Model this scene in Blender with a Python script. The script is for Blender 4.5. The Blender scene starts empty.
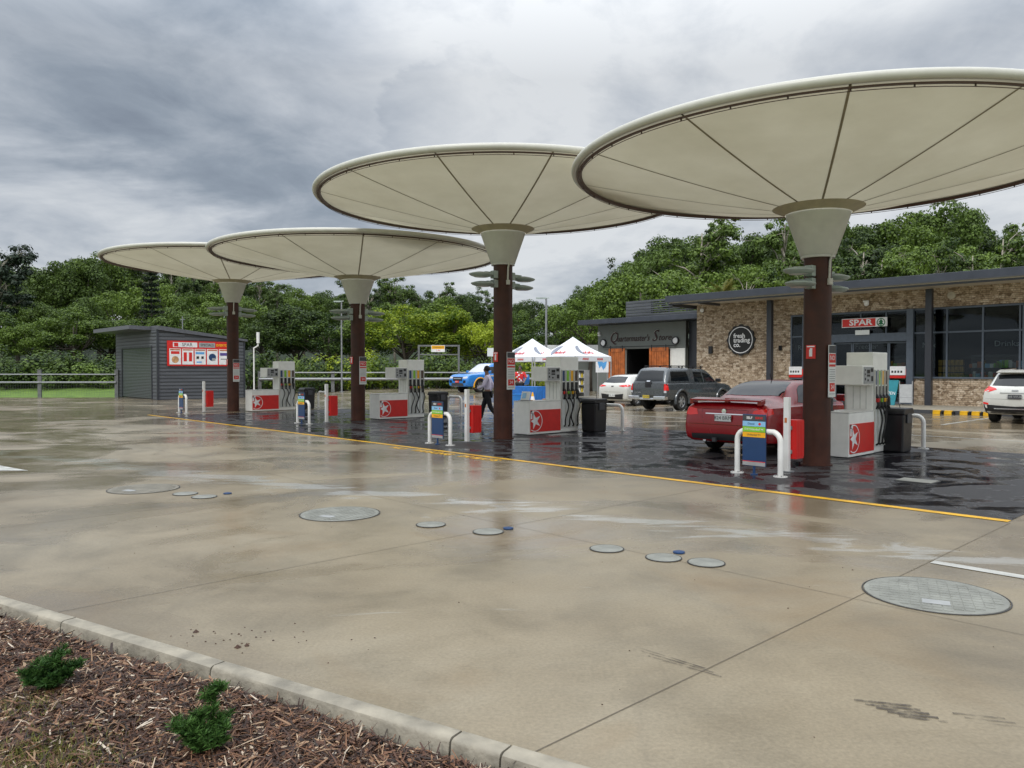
import bpy, bmesh, math, random
from mathutils import Vector, Matrix, noise
from mathutils.bvhtree import BVHTree
random.seed(7)
R=math.radians; PI=math.pi
scene=bpy.context.scene
COL=scene.collection
# ---------------------------------------------------------------- frames
CU=(-.6865,.727); CV=(.727,.6865); C0=(5.47,13.8)
def P(u,v,z=0.0):
    return Vector((C0[0]+u*CU[0]+v*CV[0], C0[1]+u*CU[1]+v*CV[1], z))
RZ=math.atan2(-.727,.6865)      # local x = -u (right along the islands), local y = v (towards the shop)
def sstep(a,b,x):
    t=min(1,max(0,(x-a)/(b-a))); return t*t*(3-2*t)
def ground_h(x,y):
    return .34*sstep(38,46,y)*sstep(-15,-9,x)*(1-sstep(0,4,x))
# ---------------------------------------------------------------- materials
def nt(m): return m.node_tree.nodes, m.node_tree.links
def newmat(name):
    m=bpy.data.materials.new(name); m.use_nodes=True
    return m
def mat(name,col,rough=.5,metal=0.,var=.12,nscale=6.,bump=0.,bscale=40.,spec=.5,coat=0.,emit=None,dirt=0.):
    m=newmat(name); n,l=nt(m); b=n['Principled BSDF']
    tc=n.new('ShaderNodeTexCoord')
    no=n.new('ShaderNodeTexNoise'); no.inputs['Scale'].default_value=nscale; no.inputs['Detail'].default_value=5
    l.new(tc.outputs['Object'],no.inputs['Vector'])
    mr=n.new('ShaderNodeMapRange'); mr.inputs['From Min'].default_value=.3; mr.inputs['From Max'].default_value=.7
    mr.inputs['To Min'].default_value=1-var; mr.inputs['To Max'].default_value=1+var
    l.new(no.outputs['Fac'],mr.inputs['Value'])
    mx=n.new('ShaderNodeVectorMath'); mx.operation='SCALE'; mx.inputs[0].default_value=col[:3]
    l.new(mr.outputs['Result'],mx.inputs['Scale'])
    out=mx.outputs['Vector']
    if dirt>0:
        sx=n.new('ShaderNodeSeparateXYZ'); l.new(tc.outputs['Object'],sx.inputs[0])
        d=n.new('ShaderNodeMapRange'); d.inputs['From Min'].default_value=0; d.inputs['From Max'].default_value=.35
        d.inputs['To Min'].default_value=dirt; d.inputs['To Max'].default_value=0
        l.new(sx.outputs['Z'],d.inputs['Value'])
        mm=n.new('ShaderNodeMix'); mm.data_type='RGBA'; mm.inputs['B'].default_value=(.09,.07,.05,1)
        l.new(d.outputs['Result'],mm.inputs['Factor']); l.new(out,mm.inputs['A']); out=mm.outputs['Result']
    l.new(out,b.inputs['Base Color'])
    rr=n.new('ShaderNodeMapRange'); rr.inputs['From Min'].default_value=.3; rr.inputs['From Max'].default_value=.7
    rr.inputs['To Min'].default_value=max(.02,rough*.8); rr.inputs['To Max'].default_value=min(1,rough*1.2)
    l.new(no.outputs['Fac'],rr.inputs['Value']); l.new(rr.outputs['Result'],b.inputs['Roughness'])
    b.inputs['Metallic'].default_value=metal; b.inputs['Specular IOR Level'].default_value=spec
    b.inputs['Coat Weight'].default_value=coat; b.inputs['Coat Roughness'].default_value=.06
    if bump>0:
        n2=n.new('ShaderNodeTexNoise'); n2.inputs['Scale'].default_value=bscale; n2.inputs['Detail'].default_value=4
        l.new(tc.outputs['Object'],n2.inputs['Vector'])
        bp=n.new('ShaderNodeBump'); bp.inputs['Strength'].default_value=bump; bp.inputs['Distance'].default_value=.01
        l.new(n2.outputs['Fac'],bp.inputs['Height']); l.new(bp.outputs['Normal'],b.inputs['Normal'])
    if emit:
        b.inputs['Emission Color'].default_value=(*emit[:3],1); b.inputs['Emission Strength'].default_value=emit[3]
    return m
def ramp(n,pts,interp='LINEAR'):
    r=n.new('ShaderNodeValToRGB'); e=r.color_ramp; e.interpolation=interp
    while len(e.elements)>1: e.elements.remove(e.elements[-1])
    e.elements[0].position=pts[0][0]; e.elements[0].color=pts[0][1]
    for p,c in pts[1:]:
        x=e.elements.new(p); x.color=c
    return r
def g1(v): return (v,v,v,1)
def noise_node(n,l,vec,scale,detail=5,rough=.55,dist=0):
    a=n.new('ShaderNodeTexNoise'); a.inputs['Scale'].default_value=scale; a.inputs['Detail'].default_value=detail
    a.inputs['Roughness'].default_value=rough; a.inputs['Distortion'].default_value=dist
    l.new(vec,a.inputs['Vector']); return a.outputs['Fac']
def mixc(n,l,fac,a,b,blend='MIX'):
    m=n.new('ShaderNodeMix'); m.data_type='RGBA'; m.blend_type=blend
    for s,v in (('Factor',fac),('A',a),('B',b)):
        if hasattr(v,'node'): l.new(v,m.inputs[s])
        else: m.inputs[s].default_value=v
    return m.outputs['Result']
def mapping(n,l,src,scale,rotz=0,loc=(0,0,0)):
    mp=n.new('ShaderNodeMapping'); mp.inputs['Scale'].default_value=scale; mp.inputs['Rotation'].default_value=(0,0,rotz); mp.inputs['Location'].default_value=loc
    l.new(src,mp.inputs['Vector']); return mp.outputs['Vector']
def math_(n,l,op,a,b=None):
    m=n.new('ShaderNodeMath'); m.operation=op
    for i,v in enumerate((a,b)):
        if v is None: continue
        if hasattr(v,'node'): l.new(v,m.inputs[i])
        else: m.inputs[i].default_value=v
    return m.outputs[0]

def concrete_mat():
    m=newmat('wet_concrete'); n,l=nt(m); b=n['Principled BSDF']
    tc=n.new('ShaderNodeTexCoord').outputs['Object']
    big=noise_node(n,l,mapping(n,l,tc,(.16,.16,.16)),1,5,.6,.6)
    med=noise_node(n,l,mapping(n,l,tc,(.8,.8,.8)),1,6,.65,.3)
    fine=noise_node(n,l,tc,45,4,.7)
    streak=noise_node(n,l,mapping(n,l,tc,(1.1,.16,1),-RZ+PI/2),1,5,.6,.4)
    c=ramp(n,[(.3,(.165,.130,.082,1)),(.5,(.228,.190,.130,1)),(.7,(.285,.250,.186,1))]); l.new(big,c.inputs[0])
    c2=ramp(n,[(.3,g1(.70)),(.5,g1(1)),(.72,g1(1.18))]); l.new(med,c2.inputs[0])
    col=mixc(n,l,1.,c.outputs[0],c2.outputs[0],'MULTIPLY')
    c3=ramp(n,[(.3,g1(.80)),(.7,g1(1.16))]); l.new(fine,c3.inputs[0])
    col=mixc(n,l,1.,col,c3.outputs[0],'MULTIPLY')
    # rusty brown stains
    st=ramp(n,[(.56,g1(0)),(.72,g1(.45))]); l.new(noise_node(n,l,mapping(n,l,tc,(.45,.45,.45),0,(7,3,0)),1,4,.6,.8),st.inputs[0])
    col=mixc(n,l,st.outputs[0],col,(.19,.125,.06,1))
    # dark tyre scuffs
    sc=ramp(n,[(.60,g1(0)),(.70,g1(.28))]); l.new(streak,sc.inputs[0])
    col=mixc(n,l,sc.outputs[0],col,(.09,.078,.06,1))
    # wetness, more standing water farther from the kerb
    w=noise_node(n,l,mapping(n,l,tc,(.30,.42,.3),.4,(3.1,1.7,0)),1,5,.55,1.2)
    sx=n.new('ShaderNodeSeparateXYZ'); l.new(tc,sx.inputs[0])
    grad=n.new('ShaderNodeMapRange'); grad.inputs['From Min'].default_value=5; grad.inputs['From Max'].default_value=26
    grad.inputs['To Min'].default_value=-.05; grad.inputs['To Max'].default_value=.10
    l.new(sx.outputs['Y'],grad.inputs['Value'])
    wv=math_(n,l,'ADD',w,grad.outputs[0])
    wr=ramp(n,[(.46,g1(0)),(.52,g1(.55)),(.60,g1(1))]); l.new(wv,wr.inputs[0])
    col=mixc(n,l,math_(n,l,'MULTIPLY',wr.outputs[0],.35),col,(.115,.09,.06,1))
    # the puddled band running across the slab, sky sheen and drying marks painted pale
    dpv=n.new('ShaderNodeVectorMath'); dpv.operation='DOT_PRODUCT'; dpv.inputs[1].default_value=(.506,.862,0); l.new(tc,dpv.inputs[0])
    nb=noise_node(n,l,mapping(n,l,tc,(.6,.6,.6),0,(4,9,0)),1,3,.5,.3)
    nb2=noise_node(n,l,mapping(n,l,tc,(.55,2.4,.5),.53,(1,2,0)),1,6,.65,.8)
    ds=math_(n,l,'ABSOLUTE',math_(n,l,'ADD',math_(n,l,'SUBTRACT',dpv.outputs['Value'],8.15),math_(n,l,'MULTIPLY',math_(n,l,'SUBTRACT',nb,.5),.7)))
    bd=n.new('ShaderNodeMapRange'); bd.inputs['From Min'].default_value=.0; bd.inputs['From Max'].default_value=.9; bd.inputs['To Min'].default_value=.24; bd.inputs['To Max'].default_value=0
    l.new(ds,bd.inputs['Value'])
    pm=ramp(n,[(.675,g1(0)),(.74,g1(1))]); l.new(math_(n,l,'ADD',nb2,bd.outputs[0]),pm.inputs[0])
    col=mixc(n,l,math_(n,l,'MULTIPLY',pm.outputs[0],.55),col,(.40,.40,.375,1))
    l.new(col,b.inputs['Base Color'])
    rr=n.new('ShaderNodeMapRange'); rr.inputs['To Min'].default_value=.36; rr.inputs['To Max'].default_value=.13
    l.new(wr.outputs[0],rr.inputs['Value'])
    r2=math_(n,l,'ADD',rr.outputs[0],math_(n,l,'MULTIPLY',math_(n,l,'SUBTRACT',med,.5),.35))
    r2=math_(n,l,'SUBTRACT',r2,math_(n,l,'MULTIPLY',pm.outputs[0],.16)); r2=math_(n,l,'MAXIMUM',r2,.03)
    l.new(r2,b.inputs['Roughness'])
    b.inputs['Specular IOR Level'].default_value=.55
    bp=n.new('ShaderNodeBump'); bp.inputs['Strength'].default_value=.22; bp.inputs['Distance'].default_value=.006
    h=math_(n,l,'ADD',math_(n,l,'MULTIPLY',fine,.6),noise_node(n,l,tc,7,5,.6))
    l.new(h,bp.inputs['Height']); l.new(bp.outputs['Normal'],b.inputs['Normal'])
    return m
def asphalt_mat():
    m=newmat('wet_asphalt'); n,l=nt(m); b=n['Principled BSDF']
    tc=n.new('ShaderNodeTexCoord').outputs['Object']
    fine=noise_node(n,l,tc,90,3,.7)
    w=noise_node(n,l,mapping(n,l,tc,(.55,.95,1),-RZ),1,6,.55,1.5)
    w2=noise_node(n,l,mapping(n,l,tc,(3.2,1.0,1),0,(5,2,0)),1,5,.6,.8)
    wv=math_(n,l,'ADD',math_(n,l,'MULTIPLY',w,.75),math_(n,l,'MULTIPLY',w2,.25))
    wr=ramp(n,[(.46,g1(0)),(.51,g1(.8)),(.58,g1(1))]); l.new(wv,wr.inputs[0])
    c=ramp(n,[(.3,(.011,.011,.013,1)),(.7,(.036,.036,.040,1))]); l.new(fine,c.inputs[0])
    col=mixc(n,l,wr.outputs[0],c.outputs[0],(.012,.012,.016,1))
    l.new(col,b.inputs['Base Color'])
    rr=n.new('ShaderNodeMapRange'); rr.inputs['To Min'].default_value=.55; rr.inputs['To Max'].default_value=.06
    l.new(wr.outputs[0],rr.inputs['Value']); l.new(rr.outputs[0],b.inputs['Roughness'])
    bs=n.new('ShaderNodeMapRange'); bs.inputs['To Min'].default_value=.7; bs.inputs['To Max'].default_value=.05
    l.new(wr.outputs[0],bs.inputs['Value'])
    bp=n.new('ShaderNodeBump'); bp.inputs['Distance'].default_value=.008
    l.new(bs.outputs[0],bp.inputs['Strength']); l.new(fine,bp.inputs['Height']); l.new(bp.outputs['Normal'],b.inputs['Normal'])
    return m
def stone_mat():
    m=newmat('split_stone'); n,l=nt(m); b=n['Principled BSDF']
    tc=n.new('ShaderNodeTexCoord').outputs['Object']
    sx=n.new('ShaderNodeSeparateXYZ'); l.new(tc,sx.inputs[0])
    add=math_(n,l,'ADD',sx.outputs['X'],sx.outputs['Y'])
    cb=n.new('ShaderNodeCombineXYZ'); l.new(add,cb.inputs[0]); l.new(sx.outputs['Z'],cb.inputs[1])
    vec=cb.outputs[0]
    nz=noise_node(n,l,vec,4,4,.6)
    off=n.new('ShaderNodeVectorMath'); off.operation='ADD'
    sc=n.new('ShaderNodeVectorMath'); sc.operation='SCALE'; sc.inputs['Scale'].default_value=.035
    nn=n.new('ShaderNodeTexNoise'); nn.inputs['Scale'].default_value=5; l.new(vec,nn.inputs['Vector'])
    l.new(nn.outputs['Color'],sc.inputs[0]); l.new(vec,off.inputs[0]); l.new(sc.outputs[0],off.inputs[1])
    br=n.new('ShaderNodeTexBrick'); br.inputs['Scale'].default_value=1.
    br.inputs['Brick Width'].default_value=.21; br.inputs['Row Height'].default_value=.085; br.inputs['Mortar Size'].default_value=.008
    br.inputs['Color1'].default_value=(0,0,0,1); br.inputs['Color2'].default_value=(1,1,1,1); br.inputs['Mortar'].default_value=(.1,.1,.1,1)
    br.offset=.37; br.squash=.6; br.squash_frequency=3
    l.new(off.outputs[0],br.inputs['Vector'])
    vo=n.new('ShaderNodeTexVoronoi'); vo.inputs['Scale'].default_value=1; 
    l.new(mapping(n,l,vec,(6,10,1)),vo.inputs['Vector'])
    sp=n.new('ShaderNodeSeparateColor'); l.new(vo.outputs['Color'],sp.inputs[0])
    mixv=math_(n,l,'ADD',math_(n,l,'MULTIPLY',sp.outputs[0],.72),math_(n,l,'MULTIPLY',br.outputs['Color'],.28))
    c=ramp(n,[(.05,(.17,.115,.07,1)),(.3,(.33,.24,.155,1)),(.6,(.49,.38,.265,1)),(.95,(.68,.57,.44,1))]); l.new(mixv,c.inputs[0])
    col=mixc(n,l,math_(n,l,'MULTIPLY',br.outputs['Fac'],.5),c.outputs[0],(.07,.05,.035,1))
    l.new(col,b.inputs['Base Color']); b.inputs['Roughness'].default_value=.8
    bp=n.new('ShaderNodeBump'); bp.inputs['Strength'].default_value=.8; bp.inputs['Distance'].default_value=.03
    l.new(math_(n,l,'SUBTRACT',mixv,br.outputs['Fac']),bp.inputs['Height']); l.new(bp.outputs['Normal'],b.inputs['Normal'])
    return m
def leaf_mat(name,dark,light,trans=.25,nsc=.9):
    m=newmat(name); n,l=nt(m); b=n['Principled BSDF']
    tc=n.new('ShaderNodeTexCoord').outputs['Object']
    oi=n.new('ShaderNodeObjectInfo')
    geo=n.new('ShaderNodeNewGeometry')
    a=noise_node(n,l,tc,nsc,3,.6)
    f=math_(n,l,'ADD',math_(n,l,'MULTIPLY',a,.75),math_(n,l,'MULTIPLY',geo.outputs['Random Per Island'],.35))
    f=math_(n,l,'ADD',f,math_(n,l,'MULTIPLY',math_(n,l,'SUBTRACT',oi.outputs['Random'],.5),.35))
    c=ramp(n,[(.28,(*dark,1)),(.8,(*light,1))]); l.new(f,c.inputs[0])
    l.new(c.outputs[0],b.inputs['Base Color']); b.inputs['Roughness'].default_value=.55; b.inputs['Specular IOR Level'].default_value=.3
    tr=n.new('ShaderNodeBsdfTranslucent'); l.new(c.outputs[0],tr.inputs['Color'])
    ms=n.new('ShaderNodeMixShader'); ms.inputs[0].default_value=trans
    l.new(b.outputs[0],ms.inputs[1]); l.new(tr.outputs[0],ms.inputs[2]); l.new(ms.outputs[0],n['Material Output'].inputs[0])
    return m
def glass_mat(name,tint,trans,rough=.03):
    m=newmat(name); n,l=nt(m)
    for x in list(n):
        if x.type=='BSDF_PRINCIPLED': n.remove(x)
    gl=n.new('ShaderNodeBsdfGlossy'); gl.inputs['Roughness'].default_value=rough; gl.inputs['Color'].default_value=(.42,.46,.5,1)
    tr=n.new('ShaderNodeBsdfTransparent'); tr.inputs['Color'].default_value=(*tint,1)
    df=n.new('ShaderNodeBsdfDiffuse'); df.inputs['Color'].default_value=(.01,.012,.014,1)
    m1=n.new('ShaderNodeMixShader'); m1.inputs[0].default_value=trans; l.new(df.outputs[0],m1.inputs[1]); l.new(tr.outputs[0],m1.inputs[2])
    fr=n.new('ShaderNodeFresnel'); fr.inputs['IOR'].default_value=1.5
    m2=n.new('ShaderNodeMixShader'); l.new(fr.outputs[0],m2.inputs[0]); l.new(m1.outputs[0],m2.inputs[1]); l.new(gl.outputs[0],m2.inputs[2])
    l.new(m2.outputs[0],n['Material Output'].inputs[0]); return m
def fabric_canopy():
    m=newmat('canopy_membrane'); n,l=nt(m); b=n['Principled BSDF']
    tc=n.new('ShaderNodeTexCoord').outputs['Object']
    a=noise_node(n,l,mapping(n,l,tc,(.6,.6,2)),1,5,.6)
    c=ramp(n,[(.3,(.54,.505,.375,1)),(.7,(.66,.625,.485,1))]); l.new(a,c.inputs[0])
    l.new(c.outputs[0],b.inputs['Base Color']); b.inputs['Roughness'].default_value=.55
    bp=n.new('ShaderNodeBump'); bp.inputs['Strength'].default_value=.35; bp.inputs['Distance'].default_value=.03
    l.new(noise_node(n,l,mapping(n,l,tc,(1.6,1.6,1.6)),1,6,.6,1.5),bp.inputs['Height']); l.new(bp.outputs['Normal'],b.inputs['Normal'])
    tr=n.new('ShaderNodeBsdfTranslucent'); l.new(c.outputs[0],tr.inputs['Color'])
    ms=n.new('ShaderNodeMixShader'); ms.inputs[0].default_value=.2
    l.new(b.outputs[0],ms.inputs[1]); l.new(tr.outputs[0],ms.inputs[2]); l.new(ms.outputs[0],n['Material Output'].inputs[0])
    return m
M={}
M['concrete']=concrete_mat(); M['asphalt']=asphalt_mat(); M['stone']=stone_mat(); M['canopy']=fabric_canopy()
M['seam']=mat('seam',(.26,.225,.15),.6)
M['rim']=mat('rim_cream',(.52,.51,.46),.4,var=.05)
M['rimbrown']=mat('rim_brown',(.085,.05,.038),.5)
M['column']=mat('column_brown',(.058,.021,.013),.5,var=.3,nscale=4,bump=.15,bscale=15,spec=.3)
M['white']=mat('white_paint',(.78,.78,.76),.35,var=.05,dirt=.25)
M['whitec']=mat('white_cladding',(.86,.86,.81),.4,var=.05)
M['offwhite']=mat('off_white',(.64,.64,.60),.4)
M['galv']=mat('galvanised_steel',(.26,.27,.28),.5,.3,var=.2,nscale=9)
M['fencegrey']=mat('fence_grey',(.16,.165,.165),.6,.2,var=.2)
M['red']=mat('red_panel',(.62,.02,.015),.35,var=.08)
M['redbox']=mat('red_box',(.58,.015,.012),.4,var=.08)
M['black']=mat('black_plastic',(.012,.012,.014),.4,var=.2)
M['rubber']=mat('rubber',(.014,.014,.014),.7,var=.2)
M['darkgrey']=mat('dark_grey',(.05,.053,.06),.5)
M['panelgrey']=mat('panel_grey',(.33,.34,.34),.45)
M['navy']=mat('navy_sign',(.012,.045,.13),.35,var=.05)
M['skyblue']=mat('sign_light_blue',(.25,.50,.75),.4,var=.03)
M['green']=mat('sign_green',(.22,.52,.03),.4,var=.03)
M['orange']=mat('sign_orange',(.85,.42,.01),.4,var=.03)
M['yellowpaint']=mat('yellow_line_paint',(.72,.40,.01),.35,var=.25,nscale=3,bump=.2)
M['whitepaint']=mat('white_line_paint',(.46,.46,.43),.35,var=.25,nscale=3)
M['txtwhite']=mat('lettering_white',(.8,.8,.8),.5)
M['txtblack']=mat('lettering_black',(.01,.01,.01),.5)
M['txtred']=mat('lettering_red',(.6,.02,.02),.5)
M['roofdark']=mat('roof_metal',(.06,.067,.085),.35,.3,var=.15,nscale=1.5)
M['post']=mat('post_charcoal',(.03,.033,.042),.4,var=.1)
M['framegrey']=mat('blue_grey_frame',(.085,.105,.135),.4)
M['soffit']=mat('soffit_cream',(.50,.45,.36),.6)
M['qmgrey']=mat('render_grey',(.17,.185,.17),.7,var=.08,nscale=2)
M['siding']=mat('charcoal_boards',(.062,.066,.074),.5,var=.25,nscale=3)
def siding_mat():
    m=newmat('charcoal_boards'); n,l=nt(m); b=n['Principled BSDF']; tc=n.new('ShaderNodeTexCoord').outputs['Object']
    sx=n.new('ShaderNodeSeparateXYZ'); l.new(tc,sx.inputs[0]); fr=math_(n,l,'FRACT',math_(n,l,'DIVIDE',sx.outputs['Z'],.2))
    c=ramp(n,[(0,(.012,.013,.015,1)),(.16,(.04,.043,.05,1)),(.3,(.075,.08,.09,1)),(.9,(.105,.112,.124,1)),(1,(.13,.138,.15,1))]); l.new(fr,c.inputs[0])  # ramp darkens each board's foot, painting the lap shade into the colour
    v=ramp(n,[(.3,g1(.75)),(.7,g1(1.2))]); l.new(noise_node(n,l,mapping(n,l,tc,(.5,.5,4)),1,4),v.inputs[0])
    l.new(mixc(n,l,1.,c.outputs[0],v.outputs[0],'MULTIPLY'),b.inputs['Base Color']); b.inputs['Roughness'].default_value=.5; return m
M['siding']=siding_mat()
M['door']=mat('roller_steel',(.07,.085,.08),.4,.3,var=.1)
M['shedroof']=mat('shed_trim',(.10,.105,.12),.45)
M['glass']=glass_mat('shop_glass',(.85,.9,.9),.85)
M['carglass']=mat('car_glass',(.006,.008,.010),.04,spec=.5,var=.05)
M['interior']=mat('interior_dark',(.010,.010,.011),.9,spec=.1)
M['lidfaint']=mat('lid_concrete',(.20,.185,.15),.4,var=.2,nscale=5)
M['manhole']=mat('manhole_lid',(.24,.245,.22),.4,.1,var=.2,nscale=5,bump=.6,bscale=30)
M['lidring']=mat('lid_ring',(.04,.04,.04),.5)
M['kerb']=mat('kerb_concrete',(.26,.235,.185),.65,var=.34,nscale=6,bump=.7,bscale=30)
M['joint']=mat('joint_dark',(.115,.095,.068),.5)
M['mulch']=mat('mulch_soil',(.055,.028,.018),.85,var=.5,nscale=9,bump=1,bscale=25)
M['grass']=mat('grass_green',(.11,.21,.014),.9,var=.35,nscale=1.3)
M['hill']=mat('hill_green',(.018,.036,.012),.9,var=.4,nscale=.3)
M['bark']=mat('bark',(.085,.07,.055),.85,var=.4,nscale=3,bump=.5,bscale=12)
M['barkpale']=mat('bark_pale',(.30,.27,.22),.8,var=.3,nscale=2)
M['leafdark']=leaf_mat('leaf_dark',(.013,.030,.007),(.125,.195,.036))
M['leafmid']=leaf_mat('leaf_mid',(.012,.034,.006),(.155,.235,.034))
M['leafbright']=leaf_mat('leaf_bright',(.06,.12,.008),(.40,.48,.035),.35)
M['leafconifer']=leaf_mat('leaf_conifer',(.008,.018,.010),(.022,.04,.02),.1)
M['leafpalm']=leaf_mat('leaf_palm',(.06,.09,.015),(.32,.26,.06),.3)
M['leafshrub']=leaf_mat('leaf_shrub',(.014,.050,.010),(.12,.24,.055),.25,14)
M['tentfab']=mat('tent_fabric',(.74,.76,.80),.6,var=.04)
M['tentgrey']=mat('tent_grey',(.22,.24,.30),.6)
M['alu']=mat('alu_pole',(.55,.56,.58),.35,.5)
M['skin']=mat('skin',(.22,.115,.075),.5,var=.06)
M['hair']=mat('hair',(.012,.010,.009),.6)
M['shirtpurple']=mat('purple_shirt',(.74,.68,.86),.8,var=.12,nscale=14)
M['cloth_black']=mat('black_cloth',(.012,.012,.014),.85,var=.2)
M['shoe']=mat('shoe_leather',(.012,.010,.009),.35)
M['bluecloth']=mat('blue_cloth',(.02,.16,.52),.7,var=.15,nscale=5)
M['timber']=mat('orange_timber',(.46,.13,.03),.5,var=.35,nscale=4)
M['cardboard']=mat('cardboard',(.32,.19,.10),.8)
M['teal']=mat('teal_board',(.02,.22,.27),.5)
M['blueposter']=mat('poster_blue',(.10,.35,.70),.5)
M['redpaint']=mat('metallic_red_paint',(.33,.004,.009),.25,.1,var=.06,coat=.5,nscale=3)
M['greypaint']=mat('metallic_charcoal_paint',(.075,.085,.092),.28,.4,var=.06,coat=1.)
M['whitepaintcar']=mat('white_car_paint',(.60,.60,.56),.25,var=.03,coat=1.)
M['bluepaint']=mat('blue_car_paint',(.02,.22,.66),.25,var=.05,coat=1.)
M['chrome']=mat('chrome',(.75,.76,.78),.15,1.,var=.03)
M['rimmetal']=mat('wheel_alloy',(.50,.51,.52),.3,.8,var=.1)
M['taillight']=mat('tail_lens',(.62,.010,.008),.15,var=.1,coat=.6,emit=(.8,.01,.006,.16))
M['lampclear']=mat('clear_lens',(.55,.57,.6),.12,var=.05,coat=1.)
M['plate']=mat('plate_white',(.72,.74,.72),.4,var=.03)
M['plateyellow']=mat('plate_yellow',(.60,.45,.05),.4,var=.03)
M['fixture']=mat('fixture_grey',(.36,.42,.39),.45,var=.15)
M['gold']=mat('product_gold',(.55,.33,.05),.5,var=.3,nscale=9)
M['green2']=mat('emblem_green',(.01,.14,.05),.5)
M['solarwhite']=mat('lens_white',(.7,.7,.68),.4)
M['purple']=mat('picture_purple',(.10,.07,.28),.5)
M['brownfood']=mat('picture_tan',(.55,.30,.14),.5,var=.4,nscale=8)
# ---------------------------------------------------------------- mesh helpers
class MB:
    def __init__(s): s.v=[]; s.f=[]; s.mi=[]
    def add(s,vs,fs,mi=0):
        b=len(s.v); s.v+= [tuple(x) for x in vs]; s.f+=[tuple(b+i for i in f) for f in fs]; s.mi+=[mi]*len(fs)
    def box(s,x0,x1,y0,y1,z0,z1,mi=0):
        s.add([(x0,y0,z0),(x1,y0,z0),(x1,y1,z0),(x0,y1,z0),(x0,y0,z1),(x1,y0,z1),(x1,y1,z1),(x0,y1,z1)],
              [(0,3,2,1),(4,5,6,7),(0,1,5,4),(1,2,6,5),(2,3,7,6),(3,0,4,7)],mi); return s
    def tube(s,path,r,n=10,caps=True,mi=0):
        path=[Vector(p) for p in path]; rs=r if isinstance(r,(list,tuple)) else [r]*len(path)
        base=len(s.v); prev=None
        for i,p in enumerate(path):
            if i==0: d=path[1]-p
            elif i==len(path)-1: d=p-path[i-1]
            else: d=(path[i+1]-p).normalized()+(p-path[i-1]).normalized()
            d.normalize()
            if prev is None:
                a=Vector((0,0,1)) if abs(d.z)<.9 else Vector((1,0,0))
                x=d.cross(a).normalized()
            else:
                x=(prev-d*prev.dot(d)).normalized()
            prev=x; y=d.cross(x)
            for k in range(n):
                t=2*PI*k/n; s.v.append(tuple(p+(x*math.cos(t)+y*math.sin(t))*rs[i]))
        for i in range(len(path)-1):
            for k in range(n):
                a=base+i*n+k; b=base+i*n+(k+1)%n
                s.f.append((a,b,b+n,a+n)); s.mi.append(mi)
        if caps:
            s.f.append(tuple(base+k for k in reversed(range(n)))); s.mi.append(mi)
            e=base+(len(path)-1)*n; s.f.append(tuple(e+k for k in range(n))); s.mi.append(mi)
        return s
    def lathe(s,prof,n=32,c=(0,0,0),mi=0,axis='z'):
        base=len(s.v)
        for r,z in prof:
            for k in range(n):
                t=2*PI*k/n
                if axis=='z': q=(c[0]+r*math.cos(t),c[1]+r*math.sin(t),c[2]+z)
                elif axis=='x': q=(c[0]+z,c[1]+r*math.cos(t),c[2]+r*math.sin(t))
                else: q=(c[0]+r*math.cos(t),c[1]+z,c[2]-r*math.sin(t))
                s.v.append(q)
        for i in range(len(prof)-1):
            for k in range(n):
                a=base+i*n+k; b=base+i*n+(k+1)%n
                s.f.append((a,b,b+n,a+n)); s.mi.append(mi)
        return s
    def prism(s,poly,a,b,axis='y',mi=0):
        n=len(poly)
        def q(p,t):
            return {'y':(p[0],t,p[1]),'x':(t,p[0],p[1]),'z':(p[0],p[1],t)}[axis]
        s.add([q(p,a) for p in poly]+[q(p,b) for p in poly],
              [tuple(range(n)),tuple(reversed(range(n,2*n)))]+[(i,i+n,(i+1)%n+n,(i+1)%n) for i in range(n)],mi); return s
    def mesh(s,name,fix=True):
        me=bpy.data.meshes.new(name); me.from_pydata(s.v,[],s.f); me.update()
        if fix:
            bm=bmesh.new(); bm.from_mesh(me); bmesh.ops.recalc_face_normals(bm,faces=bm.faces); bm.to_mesh(me); bm.free()
        return me
    def obj(s,name,mats,parent=None,smooth=False,bevel=0,fix=True):
        me=s.mesh(name,fix)
        if not isinstance(mats,(list,tuple)): mats=[mats]
        for m in mats: me.materials.append(M[m] if isinstance(m,str) else m)
        if len(mats)>1: me.polygons.foreach_set('material_index',s.mi)
        return link(name,me,parent,smooth,bevel)
def link(name,me,parent=None,smooth=False,bevel=0):
    o=bpy.data.objects.new(name,me); COL.objects.link(o)
    if parent is not None: o.parent=parent
    if smooth:
        me.polygons.foreach_set('use_smooth',[True]*len(me.polygons))
        try: me.set_sharp_from_angle(angle=R(38))
        except Exception: pass
    if bevel>0:
        md=o.modifiers.new('bevel','BEVEL'); md.width=bevel; md.segments=2; md.limit_method='ANGLE'; md.angle_limit=R(40)
    return o
def tag(o,label=None,cat=None,group=None,kind=None):
    if label: o['label']=label
    if cat: o['category']=cat
    if group: o['group']=group
    if kind: o['kind']=kind
    return o
def thing(name,label,cat,loc=(0,0,0),rz=0,group=None):
    o=bpy.data.objects.new(name,None); o.empty_display_size=.2; COL.objects.link(o)
    o.location=loc; o.rotation_euler=(0,0,rz); return tag(o,label,cat,group)
def kids(o): return [x for x in list(COL.objects) if x.parent==o]
KIDS={}
def dup(root,loc,rz,label,group=None):
    r=root.copy(); COL.objects.link(r); r.location=loc; r.rotation_euler=(0,0,rz); r['label']=label
    if group: r['group']=group
    def rec(a,b):
        for c in kids(a):
            d=c.copy(); COL.objects.link(d); d.parent=b; rec(c,d)
    rec(root,r); return r
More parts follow.
